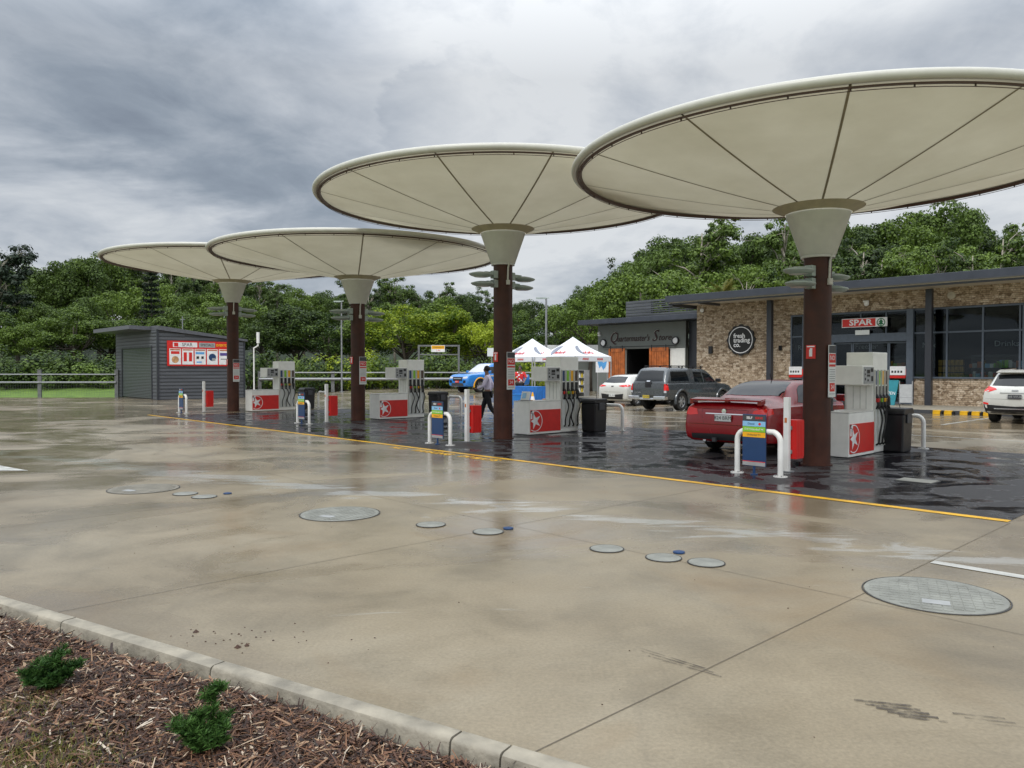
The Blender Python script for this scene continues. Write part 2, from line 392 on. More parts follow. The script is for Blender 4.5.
def text(s,parent,loc,size,m,face='-y',extrude=.004,name='lettering',shear=0,align='CENTER',flat=False,bold=0,sx=1.0):
    cu=bpy.data.curves.new('t','FONT'); cu.body=s; cu.size=size; cu.extrude=extrude; cu.align_x=align; cu.align_y='CENTER'; cu.shear=shear; cu.offset=bold
    cu.resolution_u=2
    t=bpy.data.objects.new('t',cu); COL.objects.link(t)
    dg=bpy.context.evaluated_depsgraph_get(); me=bpy.data.meshes.new_from_object(t.evaluated_get(dg))
    bpy.data.objects.remove(t); bpy.data.curves.remove(cu)
    for v in me.vertices: v.co.x*=sx
    me.materials.clear(); me.materials.append(M[m])
    o=link(name,me,parent); o.location=loc
    o.rotation_euler={'-y':(R(90),0,0),'+x':(R(90),0,R(90)),'flat':(0,0,0),'-x':(R(90),0,R(-90)),'+y':(R(90),0,PI)}[face]
    return o
def textw(o):
    xs_=[v.co.x for v in o.data.vertices]; return max(xs_)-min(xs_)
def struct(o): o['kind']='structure'; return o
def sheet(name,pts,z,m,kind='structure'):
    b=MB(); b.add([(p[0],p[1],z) for p in pts],[tuple(range(len(pts)))])
    o=b.obj(name,m); o['kind']=kind; return o
def uvrect(u0,u1,v0,v1): return [P(u0,v0),P(u1,v0),P(u1,v1),P(u0,v1)]

# ================================================================ ground
# grass / land sheet to the horizon (below everything)
b=MB(); N=60; ext=600
b.add([(-ext,-100,-.12),(ext,-100,-.12),(ext,900,-.12),(-ext,900,-.12)],[(0,1,2,3)])
struct(b.obj('ground','grass'))
# kerb line (world): points A..B on the slab edge
KA=Vector((-3.83,5.74,0)); KB=Vector((.30,3.26,0)); kd=(KB-KA).normalized(); kn=Vector((kd.y,-kd.x,0))  # kn points to camera side
if kn.y>0: kn=-kn
K0=KA-kd*14; K1=KB+kd*7
def slab_h(x,y): return ground_h(x,y)
# concrete slab grid
def inside_slab(x,y):
    return (Vector((x,y,0))-KA).dot(kn)<0
b=MB()
xs=[-26+ i*1.0 for i in range(0,90)]; ys=[48.2-i*.8 for i in range(0,80)]
# parametrise rows between kerb line and far edge
nx,ny=90,60
grid=[]
for j in range(ny+1):
    row=[]
    for i in range(nx+1):
        s=i/nx; a=Vector((-46+s*96,0,0))
        # near point on kerb line for this x
        t=(a.x-KA.x)/kd.x; yk=KA.y+kd.y*t
        yk=max(yk,-12)
        far=47.6 if a.x<-21 else 62
        w=(j/ny)**1.5
        y=yk+(far-yk)*w
        row.append(len(b.v)); b.v.append((a.x,y,slab_h(a.x,y)))
    grid.append(row)
for j in range(ny):
    for i in range(nx):
        b.f.append((grid[j][i],grid[j][i+1],grid[j+1][i+1],grid[j+1][i])); b.mi.append(0)
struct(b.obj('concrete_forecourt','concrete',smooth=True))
# asphalt strip, 4 mm above
b=MB(); q=uvrect(-3.85,23.3,-3.4,4.75); b.add([(p.x,p.y,.004) for p in q],[(0,1,2,3)]); struct(b.obj('asphalt_pavement','asphalt'))
# yellow edge line
struct(sheet('yellow_line',uvrect(-3.85,24.3,-3.55,-3.41),.006,'yellowpaint'))
# white bay markings
mk=MB()
def strip(a,bp,w,z=.005):
    a=Vector(a);bp=Vector(bp); d=(bp-a).normalized(); n=Vector((-d.y,d.x,0))*w/2
    mk.add([(p.x,p.y,z) for p in (a-n,bp-n,bp+n,a+n)],[(0,1,2,3)])
strip(P(3.4,7.9),P(-3.5,7.9),.1); strip(P(1.9,12.6),P(1.9,18.2),.1); strip(P(4.7,12.6),P(4.7,18.2),.1); strip(P(-1.1,12.6),P(-1.1,18.2),.1)
for k in (10.4,14.4,18.6,21.8): strip(P(k,13),P(k,18.2),.1)
strip(P(13,9.5),P(6,9.5),.12)
struct(mk.obj('white_markings','whitepaint'))
mk=MB(); a,bb,c=Vector((-9.9,14.25,0)),Vector((-8.15,12.95,0)),Vector((-9.6,13.0,0)); mk.add([(p.x,p.y,.005) for p in (a,bb,c)],[(0,1,2)])
strip((-13.5,15.9,0),(-9.6,13.5,0),.25)
mk.add([(p.x,p.y,.005) for p in uvrect(-8.5,-3.9,-6.15,-6.03)],[(0,1,2,3)])
struct(mk.obj('white_arrow_marking','whitepaint'))
# joints
mk=MB()
for k in range(-2,7):
    u=-3.88+k*3.7
    if u>-3.9 and u<23: mk_v=(-14,-3.58)
    else: mk_v=(-14,18)
    strip(P(u,mk_v[0]),P(u,mk_v[1]),.006,.0035)
for v in (-7.7,): strip(P(-12,v),P(26,v),.005,.0035)
for v in (8.6,13.0): strip(P(-12,v),P(26,v),.010,.0035)
struct(mk.obj('control_joints','joint'))
# painted words beside the line
w=thing('painted_words','worn yellow painted words on the concrete beside the yellow line','road marking',P(6.2,-3.78,.0055),RZ)
w['kind']='structure'
for s,x,wd in (('NO',-1.35,.5),('PARKING',-.15,1.25),('IN BAYS',1.3,1.1)):
    t=text(s,w,(x,0,0),.30,'yellowpaint','flat',.0005,bold=.012); sx=wd/textw(t); t.scale=(sx,1.0,1)
# tyre scuffs
def scuffmat():
    m=newmat('tyre_scuff'); n,l=nt(m); b=n['Principled BSDF']; tc=n.new('ShaderNodeTexCoord').outputs['Object']
    b.inputs['Base Color'].default_value=(.06,.05,.04,1); b.inputs['Roughness'].default_value=.5
    a=ramp(n,[(.38,g1(0)),(.55,g1(.75))]); l.new(noise_node(n,l,mapping(n,l,tc,(14,14,1)),1,5,.7),a.inputs[0])
    b_=ramp(n,[(.4,g1(0)),(.6,g1(1))]); l.new(noise_node(n,l,mapping(n,l,tc,(2,2,1)),1,2),b_.inputs[0])
    l.new(math_(n,l,'MULTIPLY',a.outputs[0],b_.outputs[0]),b.inputs['Alpha']); return m
M['scuff']=scuffmat()
mk=MB()
for k in range(5): strip((1.76+.035*k,3.93-.045*k,0),(2.02+.02*k,3.86-.045*k,0),.026,.0042)
for k in range(3): strip((2.18+.03*k,3.78-.05*k,0),(2.40+.02*k,3.72-.05*k,0),.018,.0042)
for k in range(3): strip((.75+.03*k,4.7-.08*k,0),(1.1+.03*k,4.35-.06*k,0),.012,.0042)
struct(mk.obj('tyre_scuffs','scuff'))
# manholes
def manhole(x,y,r,label,grp,segs=48,rot=-.45,lm='manhole'):
    t=thing('manhole_cover',label,'manhole cover',(x,y,.004),rot,grp)
    b=MB(); b.lathe([(r,0),(r,.003),(r-.010,.004),(r-.010,0)],segs); b.obj('ring','lidring',t)
    b=MB(); b.lathe([(r-.016,.001),(r-.018,.005),(0.001,.0052)],segs)
    b.obj('lid',lm,t,smooth=False)
    g=MB(); s=r/6
    for i in range(-7,8):
        for j in range(-7,8):
            cx,cy=i*s*.82,j*s*.82
            if cx*cx+cy*cy<(r*.86)**2: g.box(cx-s*.36,cx+s*.36,cy-s*.36,cy+s*.36,.0053,.0085)
    g.obj('tread_pattern',lm,t)
    if r>.3:
        g=MB(); g.box(-.09,.09,-.30*r/.5,-.19*r/.5,.0087,.011); g.obj('name_plate','panelgrey',t)
manhole(3.19,5.79,.5,'large round grey tank lid nearest the camera at right','tank lids')
manhole(-2.03,9.06,.47,'large round tank lid in the middle of the concrete',"tank lids")
manhole(-5.26,10.97,.48,'large round tank lid at left in the damp patch',"tank lids",lm='lidfaint')
for (x,y,lb) in ((-.89,8.42,'small round lid left of the pair beside a blue cap'),(-.25,8.05,'small round lid just right of the middle large lid'),
    (.9,7.28,'small round lid first of the three in a row'),(1.37,6.93,'small round lid in the middle of the row of three'),(1.71,6.75,'small round lid at the right end of the row of three'),
    (-4.48,10.53,'small round lid beside the left large lid'),(-4.12,10.28,'small round lid right of the left large lid, nearer the blue cap')):
    t=thing('filler_lid',lb,'lid',(x,y,.004),0,'small filler lids'); r=.165
    b=MB(); b.lathe([(r,0),(r,.004),(r-.010,.005),(r-.010,0)],32); b.obj('ring','lidring',t)
    b=MB(); b.lathe([(r-.012,.001),(r-.012,.005),(0.001,.0052)],32); b.obj('lid','manhole',t)
for (x,y,lb) in ((-.04,8.2,'tiny blue cap beside the pair of small lids'),(1.55,7.12,'tiny blue cap behind the row of three lids'),(-3.9,10.53,'tiny blue cap behind the left small lids')):
    b=MB(); b.lathe([(.055,0),(.055,.012),(.04,.016),(.001,.016)],20); o=b.obj('blue_cap','navy'); o.location=(x,y,.004); tag(o,lb,'cap','blue caps in the concrete')  # small blue caps set into the concrete
# square pit lid on the asphalt
t=thing('square_pit_lid','square grey pit lid on the asphalt right of the nearest column','pit lid',P(-2.0,-.9,.0045),RZ)
b=MB(); b.box(-.27,.27,-.2,.2,0,.008); b.obj('frame','lidring',t); b=MB(); b.box(-.25,.25,-.18,.18,.009,.014); b.obj('lid','manhole',t)

# kerb along mulch bed: separate cast lengths
def kerb_len(a,bp):
    b=MB(); w=.13
    poly=[(0,-.14),(0,.008),(.006,.013),(.082,.014),(.098,.006),(.104,-.008),(.118,-.14)]
    L=(bp-a).length; n=max(2,int(L/.25)); 
    for i in range(n+1):
        p=a.lerp(bp,i/n)
        for (o_,z) in poly:
            jx=random.uniform(-.0025,.0025)
            q=p+kn*(o_+jx); b.v.append((q.x,q.y,z+random.uniform(-.0015,.0015)))
    m=len(poly)
    for i in range(n):
        for k in range(m-1):
            a0=i*m+k; b.f.append((a0,a0+1,a0+m+1,a0+m)); b.mi.append(0)
    b.f.append(tuple(range(m))); b.mi.append(0); b.f.append(tuple(n*m+k for k in range(m))); b.mi.append(0)
    return b
cuts=[0,12.2,15.0,16.53,18.2,18.47,20.9,25]
Lk=(K1-K0).length
tk=thing('garden_kerb','pale concrete kerb edging the bark mulch bed','kerb'); tk['kind']='structure'
for i in range(len(cuts)-1):
    a=K0+kd*(cuts[i]+.006); c=K0+kd*(min(cuts[i+1],Lk)-.006)
    kerb_len(a,c).obj('kerb_length','kerb',tk,smooth=True)
b=MB(); q=[K0,K1,K1+kn*.02,K0+kn*.02]
# mulch bed
b=MB(); nu,nv=120,46; g=[]
def mulch_z(x,y): return -.055+.03*noise.noise(Vector((x*1.6,y*1.6,0)))+.014*noise.noise(Vector((x*7,y*7,3)))
for j in range(nv+1):
    row=[]
    for i in range(nu+1):
        p=K0.lerp(K1,i/nu)+kn*(.14+j/nv*6.5)
        row.append(len(b.v)); b.v.append((p.x,p.y,mulch_z(p.x,p.y)))
    g.append(row)
for j in range(nv):
    for i in range(nu): b.f.append((g[j][i],g[j][i+1],g[j+1][i+1],g[j+1][i])); b.mi.append(0)
struct(b.obj('mulch_ground','mulch',smooth=True))
# mulch chips
def chip_mat():
    m=newmat('bark_chips'); n,l=nt(m); b=n['Principled BSDF']
    geo=n.new('ShaderNodeNewGeometry')
    c=ramp(n,[(0,(.010,.005,.003,1)),(.38,(.045,.018,.009,1)),(.64,(.105,.043,.020,1)),(.82,(.19,.090,.042,1)),(.93,(.33,.22,.13,1)),(1,(.50,.43,.34,1))])
    l.new(geo.outputs['Random Per Island'],c.inputs[0]); l.new(c.outputs[0],b.inputs['Base Color']); b.inputs['Roughness'].default_value=.65
    return m
M['chips']=chip_mat()
b=MB(); rnd=random.Random(3)
def cam_weight(x,y): return math.hypot(x,y)
cnt=0
while cnt<42000:
    s=rnd.uniform(8.5,21.5); d=rnd.uniform(.15,3.6)**1
    p=K0+kd*s+kn*d
    if p.y<2.6 or p.y>11 or abs(p.x/max(p.y,.1))>.78: continue
    cnt+=1
    L=rnd.choice([.008,.012,.012,.02,.02,.03,.045,.07])*rnd.uniform(.7,1.4); w=rnd.uniform(.0015,.0055)*(1 if L>.02 else 1.5)*(2.2 if rnd.random()<.05 else 1)
    a=rnd.uniform(0,2*PI); tl=rnd.gauss(0,.28); z=mulch_z(p.x,p.y)+rnd.uniform(.002,.018)
    dx=Vector((math.cos(a)*math.cos(tl),math.sin(a)*math.cos(tl),math.sin(tl))); sd=Vector((-math.sin(a),math.cos(a),rnd.gauss(0,.4))).normalized()
    c=Vector((p.x,p.y,z)); up=dx.cross(sd)*.5*L*rnd.uniform(-.25,.25)
    b.add([c-dx*L-sd*w*.6,c-sd*w+up,c+dx*L-sd*w*.4,c+dx*L+sd*w*.4,c+sd*w+up,c-dx*L+sd*w*.6],[(0,1,4,5),(1,2,3,4)])
o=b.obj('bark_mulch','chips',fix=False); tag(o,'red brown shredded bark mulch covering the garden bed','mulch',kind='stuff')
# sparse grass in the mulch corner
b=MB()
for i in range(2600):
    cx,cy=rnd.choice([(-2.12,3.50),(-2.60,3.95),(-2.0,3.36),(-2.2,3.45)]); x=cx+rnd.gauss(0,.16); y=cy+rnd.gauss(0,.10)
    z=mulch_z(x,y); a=rnd.uniform(0,2*PI); h=rnd.uniform(.015,.05); w=.002
    lean=Vector((math.cos(a),math.sin(a),0))*h*rnd.uniform(.2,1.3)
    p=Vector((x,y,z)); s=Vector((-math.sin(a),math.cos(a),0))*w
    b.add([p-s,p+s,p+lean+Vector((0,0,h))],[(0,1,2)])
M['drygrass']=leaf_mat('dry_grass',(.10,.12,.02),(.30,.30,.07),.2,10)
tag(b.obj('sprouting_grass','drygrass',fix=False),'yellow green grass sprouting in the mulch corner','grass',kind='stuff')
# dirt crumbs on slab
b=MB()
for i in range(110):
    if i<42:
        p=Vector((-1.75+rnd.gauss(0,.35),4.85+rnd.gauss(0,.16),0))
        s=rnd.uniform(.003,.009)
    else:
        p=Vector((rnd.uniform(-5,5),rnd.uniform(3.4,12),0)); s=rnd.uniform(.003,.008)
    if i in (3,9,11): s=.022
    if (p-KA).dot(kn)>-.03: continue
    vs=[]
    for k in range(6):
        a=k*PI/3+rnd.uniform(-.3,.3); vs.append((p.x+math.cos(a)*s*rnd.uniform(.6,1.3),p.y+math.sin(a)*s*rnd.uniform(.6,1.3),.001))
    vs.append((p.x,p.y,.001+s*.8)); b.add(vs,[(k,(k+1)%6,6) for k in range(6)])
tag(b.obj('dirt_crumbs','mulch'),'small crumbs of dirt scattered on the concrete','dirt',kind='stuff')

# small conifer shrubs in mulch
def shrub(name,x,y,h,label,sprigs,seed):
    rn=random.Random(seed); t=thing(name,label,'plant',(x,y,mulch_z(x,y)),0,'young shrubs in the mulch bed')
    st=MB(); lf=MB()
    for (dx,dy,hh) in sprigs:
        p0=Vector((0,0,-.01)); p1=Vector((dx,dy,hh)); mid=Vector((dx*.65,dy*.65,hh*.45))
        st.tube([p0,mid,p1],[.006,.004,.002],5)
        subs=[(mid,p1)]
        for k in range(6):
            f=rn.uniform(.2,.9); q=mid.lerp(p1,f); a=rn.uniform(0,2*PI); e=q+Vector((math.cos(a)*.065,math.sin(a)*.065,rn.uniform(.0,.05)))
            st.tube([q,e],[.002,.001],4); subs.append((q,e))
        for (s0,s1) in subs:
            for k in range(300 if s0 is mid else 110):
                q=s0.lerp(s1,rn.random()); a=rn.uniform(0,2*PI); el=rn.uniform(-.2,1.0)
                d=Vector((math.cos(a)*math.cos(el),math.sin(a)*math.cos(el),math.sin(el))); L=rn.uniform(.026,.050)
                s=d.cross(Vector((rn.random(),rn.random(),rn.random()+.2))).normalized()*.0036
                lf.add([q-s*.3,q+d*L*.5-s,q+d*L,q+d*L*.5+s],[(0,1,2,3)])
    st.obj('stem','bark',t); lf.obj('foliage','leafshrub',t,fix=False)
shrub('young_shrub',-2.53,4.20,.2,'small green shrub with needle leaves at far left of the mulch',[(.02,.02,.20),(-.11,.0,.10),(.10,.02,.12),(.03,-.06,.06),(-.05,.03,.13),(.06,-.03,.10),(.0,.0,.12),(-.07,-.04,.07)],1)
shrub('young_shrub',-1.44,3.58,.25,'small green shrub with one tall upright shoot near the kerb',[(.035,.02,.29),(-.13,.0,.11),(.10,-.03,.13),(.0,-.08,.05),(-.05,.03,.15),(.07,.03,.13),(.03,-.05,.10),(-.02,-.02,.12),(.06,-.06,.07)],2)

# ================================================================ canopies
cols=[(13.8,305/770,3.71,4.33),(19.1,-9/770,4.30,4.50),(25.9,-154/770,3.93,4.68),(31.9,-279/770,4.5,4.85)]
colpos=[]
for Z,k,zb,r in cols: colpos.append(Vector((Z*k,Z,0)))
names=['nearest mushroom canopy on a brown column, at right','second canopy from the camera, the tall one over the walking man','third canopy from the camera, the low one','farthest canopy, beside the grey shed']
for i,(pos,(Z,k,zb,rr_)) in enumerate(zip(colpos,cols)):
    t=thing('mushroom_canopy',names[i],'canopy',pos,RZ,'membrane canopies over the pumps')
    b=MB(); b.lathe([(.27,0),(.27,.02),(.235,.02)],40); b.lathe([(.235,.0),(.235,zb+.02)],40); b.obj('column','column',t,smooth=True)
    b=MB(); zc=zb
    b.lathe([(.24,zc-.02),(.29,zc-.02),(.29,zc+.03),(.30,zc+.03),(.545,zc+.74),(.555,zc+.78)],48)
    b.obj('cone_collar','rim',t,smooth=True)
    prof=[(.56,zc+.77),(.66,zc+.825),(.78,zc+.880)]
    b=MB(); b.lathe([(r_,z) for r_,z in prof],96); 
    M.setdefault('cuff',mat('membrane_cuff',(.42,.37,.25),.6))
    b.obj('membrane_cuff','cuff',t,smooth=True)
    # membrane with gentle panel sag: 12 panels
    b=MB(); nr,na=14,144
    rin=.78; rout=rr_-.04
    for a in range(nr+1):
        s=a/nr; r_=rin+(rout-rin)*s
        z=zc+.880+(.725)*(.80*s+.20*s*s)
        for q in range(na):
            th=2*PI*q/na; ph=(th/(2*PI)*12)%1; sag=.07*math.sin(PI*ph)*math.sin(PI*min(1,s*1.02)) 
            b.v.append((r_*math.cos(th),r_*math.sin(th),z+sag))
    for a in range(nr):
        for q in range(na):
            A=a*na+q; B=a*na+(q+1)%na; b.f.append((A,B,B+na,A+na)); b.mi.append(0)
    b.obj('membrane','canopy',t,smooth=True,fix=False)
    for q in range(12):
        b=MB(); th=2*PI*q/12; pts=[]
        for a in range(nr+1):
            s=a/nr; r_=rin+(rout-rin)*s; z=zc+.880+(.725)*(.80*s+.20*s*s)-.008
            pts.append((r_*math.cos(th),r_*math.sin(th),z))
        w0=.018
        d=Vector((-math.sin(th),math.cos(th),0))*w0
        for a in range(nr):
            p0,p1=Vector(pts[a]),Vector(pts[a+1]); b.add([p0-d,p1-d,p1+d,p0+d],[(0,1,2,3)])
        b.obj('membrane_seam','seam',t)
    zr=zc+1.62
    b=MB(); n=144; b.tube([(rr_*math.cos(2*PI*q/n),rr_*math.sin(2*PI*q/n),zr) for q in range(n+1)],.068,14,False); b.obj('rim_tube','rim',t,smooth=True)
    b=MB(); b.lathe([(rr_-.13,zr-.055),(rr_-.10,zr-.10),(rr_-.045,zr-.105),(rr_-.03,zr-.088)],144); b.obj('rim_channel','rimbrown',t,smooth=True)
    b=MB()
    for q in range(36):
        th=2*PI*q/36; c,s=math.cos(th),math.sin(th); x,y=(rr_-.08)*c,(rr_-.08)*s
        b.tube([(x,y,zr-.13),(x,y,zr-.09)],.012,6)
    b.tube([((rr_-.08)*math.cos(2*PI*q/96),(rr_-.08)*math.sin(2*PI*q/96),zr-.135) for q in range(97)],.006,5,False)
    b.obj('rim_cable','rimbrown',t)
    # downpipe & junction
    b=MB(); b.tube([(.235,-.06,zc-.45),(.25,-.06,zc-.1),(.40,-.05,zc+.45)],.022,8); b.lathe([(.001,-.06),(.05,-.06),(.05,.05),(.001,.05)],12,(.25,-.06,zc-.45)); b.obj('drain_pipe','rim',t)
    # floodlights
    for side in (-1,1):
        for lv,(dz,rc) in enumerate(((-.30,.72),(-.52,.66))):
            f=MB(); z=zc+dz; y=side*rc
            f.lathe([(.001,-.055),(.16,-.06),(.26,-.03),(.30,.0),(.29,.02),(.20,.045),(.10,.065),(.001,.07)],24,(0,y,z))
            for v in range(len(f.v)):
                x_,y_,z_=f.v[v]; f.v[v]=(x_*.8,y+(y_-y)*1.1,z_+abs(y_)*.0)
            fo=f.obj('floodlight','fixture',t,smooth=True)
            a=MB(); a.box(-.05,.05,min(side*.2,y-side*.12),max(side*.2,y-side*.12),z+.0,z+.09); a.box(-.07,.07,min(side*.2,side*.36),max(side*.2,side*.36),z-.06,z+.13); a.obj('bracket','fixture',fo,bevel=.01)
            e=MB(); e.lathe([(.001,-.064),(.14,-.060),(.16,-.058)],20,(0,y,z)); e.obj('lens','solarwhite',fo)
    # sign plates on column
    s=MB(); s.box(.25,.262,-.105,.165,1.22,2.14); so=s.obj('notice_board','plate',t)
    def q_(nm,m_,bx):
        b=MB()
        for (y0,y1,z0,z1) in bx: b.box(.2625,.2645,y0,y1,z0,z1)
        return b.obj(nm,m_,so)
    q_('header','darkgrey',[(-.1,.16,2.0,2.13)])
    q_('red_block','red',[(-.095,.155,1.83,1.985)]); q_('red_stripe','red',[(-.095,.155,1.76,1.80)]); q_('red_square','red',[(-.07,.13,1.32,1.47)])
    q_('small_print','panelgrey',[(-.08,.14,z,z+.014) for z in (1.50,1.54,1.58,1.62,1.66,1.70,1.27)])
    text('NO',so,(.2655,.03,1.91),.12,'txtwhite','+x',.001); text('24',so,(.2655,.03,1.395),.11,'txtwhite','+x',.001)
    a=MB(); a.box(.2,.249,0,.06,1.35,1.39); a.obj('mounting_bracket','galv',so); a=MB(); a.box(.2,.249,0,.06,1.95,1.99); a.obj('mounting_bracket','galv',so)
    fx=MB(); fx.box(-.085,.085,-.252,-.243,1.90,2.14); fo=fx.obj('fire_point_sign','red',t)
    st_=MB(); st_.box(-.028,.028,-.2550,-.2525,1.94,2.06); st_.box(-.015,.03,-.2550,-.2525,2.061,2.085); st_.box(-.07,.07,-.2550,-.2525,2.105,2.125); st_.obj('extinguisher_symbol','txtwhite',fo)

# ================================================================ pumps
def make_pump(label,loc):
    t=thing('fuel_dispenser',label,'fuel pump',loc,RZ,'fuel dispensers under the canopies')
    b=MB(); b.box(-.26,.26,.03,1.83,0,.011); b.obj('plinth','darkgrey',t,bevel=.008)
    b=MB(); b.box(-.3,.3,0,1.15,.012,.82); b.obj('cabinet','whitec',t,bevel=.012)
    b=MB(); b.box(-.305,.305,-.01,1.15,.822,.838); b.obj('cabinet_lid','offwhite',t,bevel=.004)
    for s in (1,-1):
        x=.3*s
        def xb(m,a,c): m_=(min(x+a*s,x+c*s),max(x+a*s,x+c*s)); return m_
        q=MB(); x0,x1=xb(0,.002,.012); q.box(x0,x1,.03,1.13,.07,.62); rp=q.obj('red_panel','red',t,bevel=.003)
        # emblem: ring with star and checks
        q=MB(); cx,cz,rd=.19,.345,.262; n=56
        x2=x+.0145*s
        for k in range(n):
            a0,a1=2*PI*k/n,2*PI*(k+1)/n
            if min(cx+rd*math.cos(a0),cx+rd*math.cos(a1))<.035: continue
            q.add([(x2,cx+rd*math.cos(a0),cz+rd*math.sin(a0)),(x2,cx+rd*math.cos(a1),cz+rd*math.sin(a1)),(x2,cx+(rd-.02)*math.cos(a1),cz+(rd-.02)*math.sin(a1)),(x2,cx+(rd-.02)*math.cos(a0),cz+(rd-.02)*math.sin(a0))],[(0,1,2,3)])
        pts=[]
        for k in range(10):
            a=PI/2+.30*s+2*PI*k/10; r_=.215 if k%2==0 else .080
            pts.append((x2,max(.034,cx+r_*math.cos(a)),cz+r_*math.sin(a)))
        c_=len(pts); pts.append((x2,cx,cz)); q.add(pts,[(k,(k+1)%10,10) for k in range(10)])
        q.obj('star_emblem','txtwhite',rp)
        q=MB(); x0,x1=xb(0,.0125,.0135)
        for (a,c) in ((0,1),(1,0),(0,0)) : 
            pass
        q.box(x0,x1,.035,.095,.54,.61); q.box(x0,x1,.095,.14,.48,.54); q.obj('dark_check','txtblack',rp)
        q=MB(); q.box(x0,x1,.035,.095,.40,.54); q.box(x0,x1,.095,.15,.54,.61); q.obj('white_check','txtwhite',rp)
    b=MB(); b.box(-.27,.27,1.152,1.86,.012,1.96); b.obj('tower','whitec',t,bevel=.012)
    b=MB()
    for x in (-.12,.02,.14): b.box(x-.01,x+.01,1.143,1.152,.86,1.32)
    b.obj('tower_rib','offwhite',t)
    b=MB(); b.box(-.29,.29,.62,1.15,1.33,1.70); b.box(-.25,.25,1.08,1.151,1.30,1.34); b.obj('display_housing','whitec',t,bevel=.015)
    for s in (1,-1):
        q=MB(); x0,x1=sorted((.291*s,.300*s)); q.box(x0,x1,.66,1.12,1.355,1.675); dp=q.obj('display_panel','panelgrey',t,bevel=.004)
        q=MB(); x0,x1=sorted((.301*s,.306*s)); q.box(x0,x1,.80,.93,1.55,1.62); q.box(x0,x1,.98,1.08,1.58,1.65); q.box(x0,x1,.80,.93,1.49,1.53);
        q.box(x0,x1,1.0,1.08,1.40,1.50); q.box(x0,x1,.70,.73,1.60,1.63); q.box(x0,x1,.70,.73,1.52,1.55); q.box(x0,x1,.70,.74,1.42,1.47); q.box(x0,x1,.82,.87,1.40,1.44); q.obj('display_screen','txtblack',dp)
        # hose face
        q=MB(); x0,x1=sorted((.271*s,.279*s)); q.box(x0,x1,1.19,1.83,.12,1.62); hp=q.obj('hose_panel','plate',t)
        for k,mn in enumerate(('navy','green','orange','rimbrown')):
            y=1.27+k*.165
            q=MB(); a,c=sorted((.2795*s,.2835*s)); q.box(a,c,y-.045,y+.045,1.33,1.60); q.obj('grade_label',mn,hp)
            q=MB(); a,c=sorted((.2795*s,.2855*s)); q.box(a,c,y-.05,y+.05,1.07,1.30); q.obj('nozzle_pocket','txtblack',hp)
            gm=('red','green','orange','black')[k]
            nz=MB(); X=.33*s
            nz.tube([(.285*s,y,1.14),(X,y,1.08),(X+.015*s,y,.92)],[.028,.042,.036],8); nz.tube([(X,y-.0,.95),(X-.035*s,y,.86)],.018,8); nz.box(min(X,X+.03*s),max(X,X+.03*s),y-.012,y+.012,.86,1.02)
            no_=nz.obj('nozzle','black',hp,smooth=True)
            q=MB(); a,c=sorted(((.30)*s,(.365)*s)); q.box(a,c,y-.042,y+.042,.99,1.07); q.obj('grip_cover',gm,no_,bevel=.012)
            sw=.10*math.sin(k*1.9+.6)
            h=MB(); pts=[]
            for j in range(15):
                f=j/14; zz=.90-.70*math.sin(min(1,f*1.0)*PI*.5) if f<1 else .2
                pts.append((X+.02*s+.03*s*math.sin(PI*f),y+ (sw*math.sin(PI*f) + .05*math.sin(2*PI*f)),.90-.70*f))
            pts.append((.29*s,y+.02,.16)); h.tube(pts,.018,7); h.obj('hose','rubber',hp,smooth=True)
        q=MB()
        for k in range(5):
            y=1.19+k*.16; a,c=sorted((.2795*s,.312*s)); q.box(a,c,y-.006,y+.006,.14,1.62)
        q.obj('divider','offwhite',hp)
    b=MB(); b.box(-.2,.2,1.861,1.90,.3,1.9); b.obj('rear_conduit','panelgrey',t)
    return t
pc=[(6.46,14.75),(.45,19.95),(-4.54,26.3),(-10.62,31.4)]
pumps=[]
plabels=['fuel pump nearest the camera with black bin behind it','fuel pump beside the tall canopy column, in front of the white tents','fuel pump at the low third canopy, with the person in black behind','farthest fuel pump, near the grey shed']
# near lower corner of the -u face sits at local (.3,0)
ux=Vector((.6865,-.727,0))
locs=[Vector((x,y,.004))-ux*.3 for x,y in pc]
p0=make_pump(plabels[0],locs[0]); pumps.append(p0)
p0.scale=(1,1.04,1.05)
for i in (1,2,3): dup(p0,locs[i],RZ,plabels[i])

# bins
def make_bin():
    t=thing('rubbish_bin','','bin',(0,0,0),RZ,'black bins behind the pumps')
    b=MB(); b.add([(-.24,-.24,0),(.24,-.24,0),(.24,.24,0),(-.24,.24,0),(-.26,-.26,.78),(.26,-.26,.78),(.26,.26,.78),(-.26,.26,.78)],[(0,3,2,1),(4,5,6,7),(0,1,5,4),(1,2,6,5),(2,3,7,6),(3,0,4,7)]); b.obj('body','black',t,bevel=.03)
    b=MB(); b.prism([(-.28,.78),(.28,.78),(.28,.84),(.22,.91),(-.22,.91),(-.28,.84)],-.28,.28,'x'); b.obj('lid','black',t,bevel=.02)
    b=MB(); b.box(.262,.285,-.1,.12,.60,.80); b.obj('towel_holder','darkgrey',t,bevel=.01)
    b=MB(); b.tube([(.1,0,.9),(.02,.05,1.12)],.008,6); b.obj('squeegee_handle','darkgrey',t)
    return t
lbs=['nearest black bin, between the near pump and a white hoop','black bin at the second pump, in front of the parked cars','black bin at the third pump, below the person in black','farthest black bin, left of the third column']
def atcol(i,dx,dy,z=.004): # local x right along -u, y towards shop
    c=colpos[i]; return Vector((c.x+dx*.6865+dy*.727,c.y-dx*.727+dy*.6865,z))
bn=make_bin(); bn.location=atcol(0,.1,3.38); bn['label']=lbs[0]
for i in (1,2,3): dup(bn,atcol(i,.15,3.28),RZ,lbs[i])
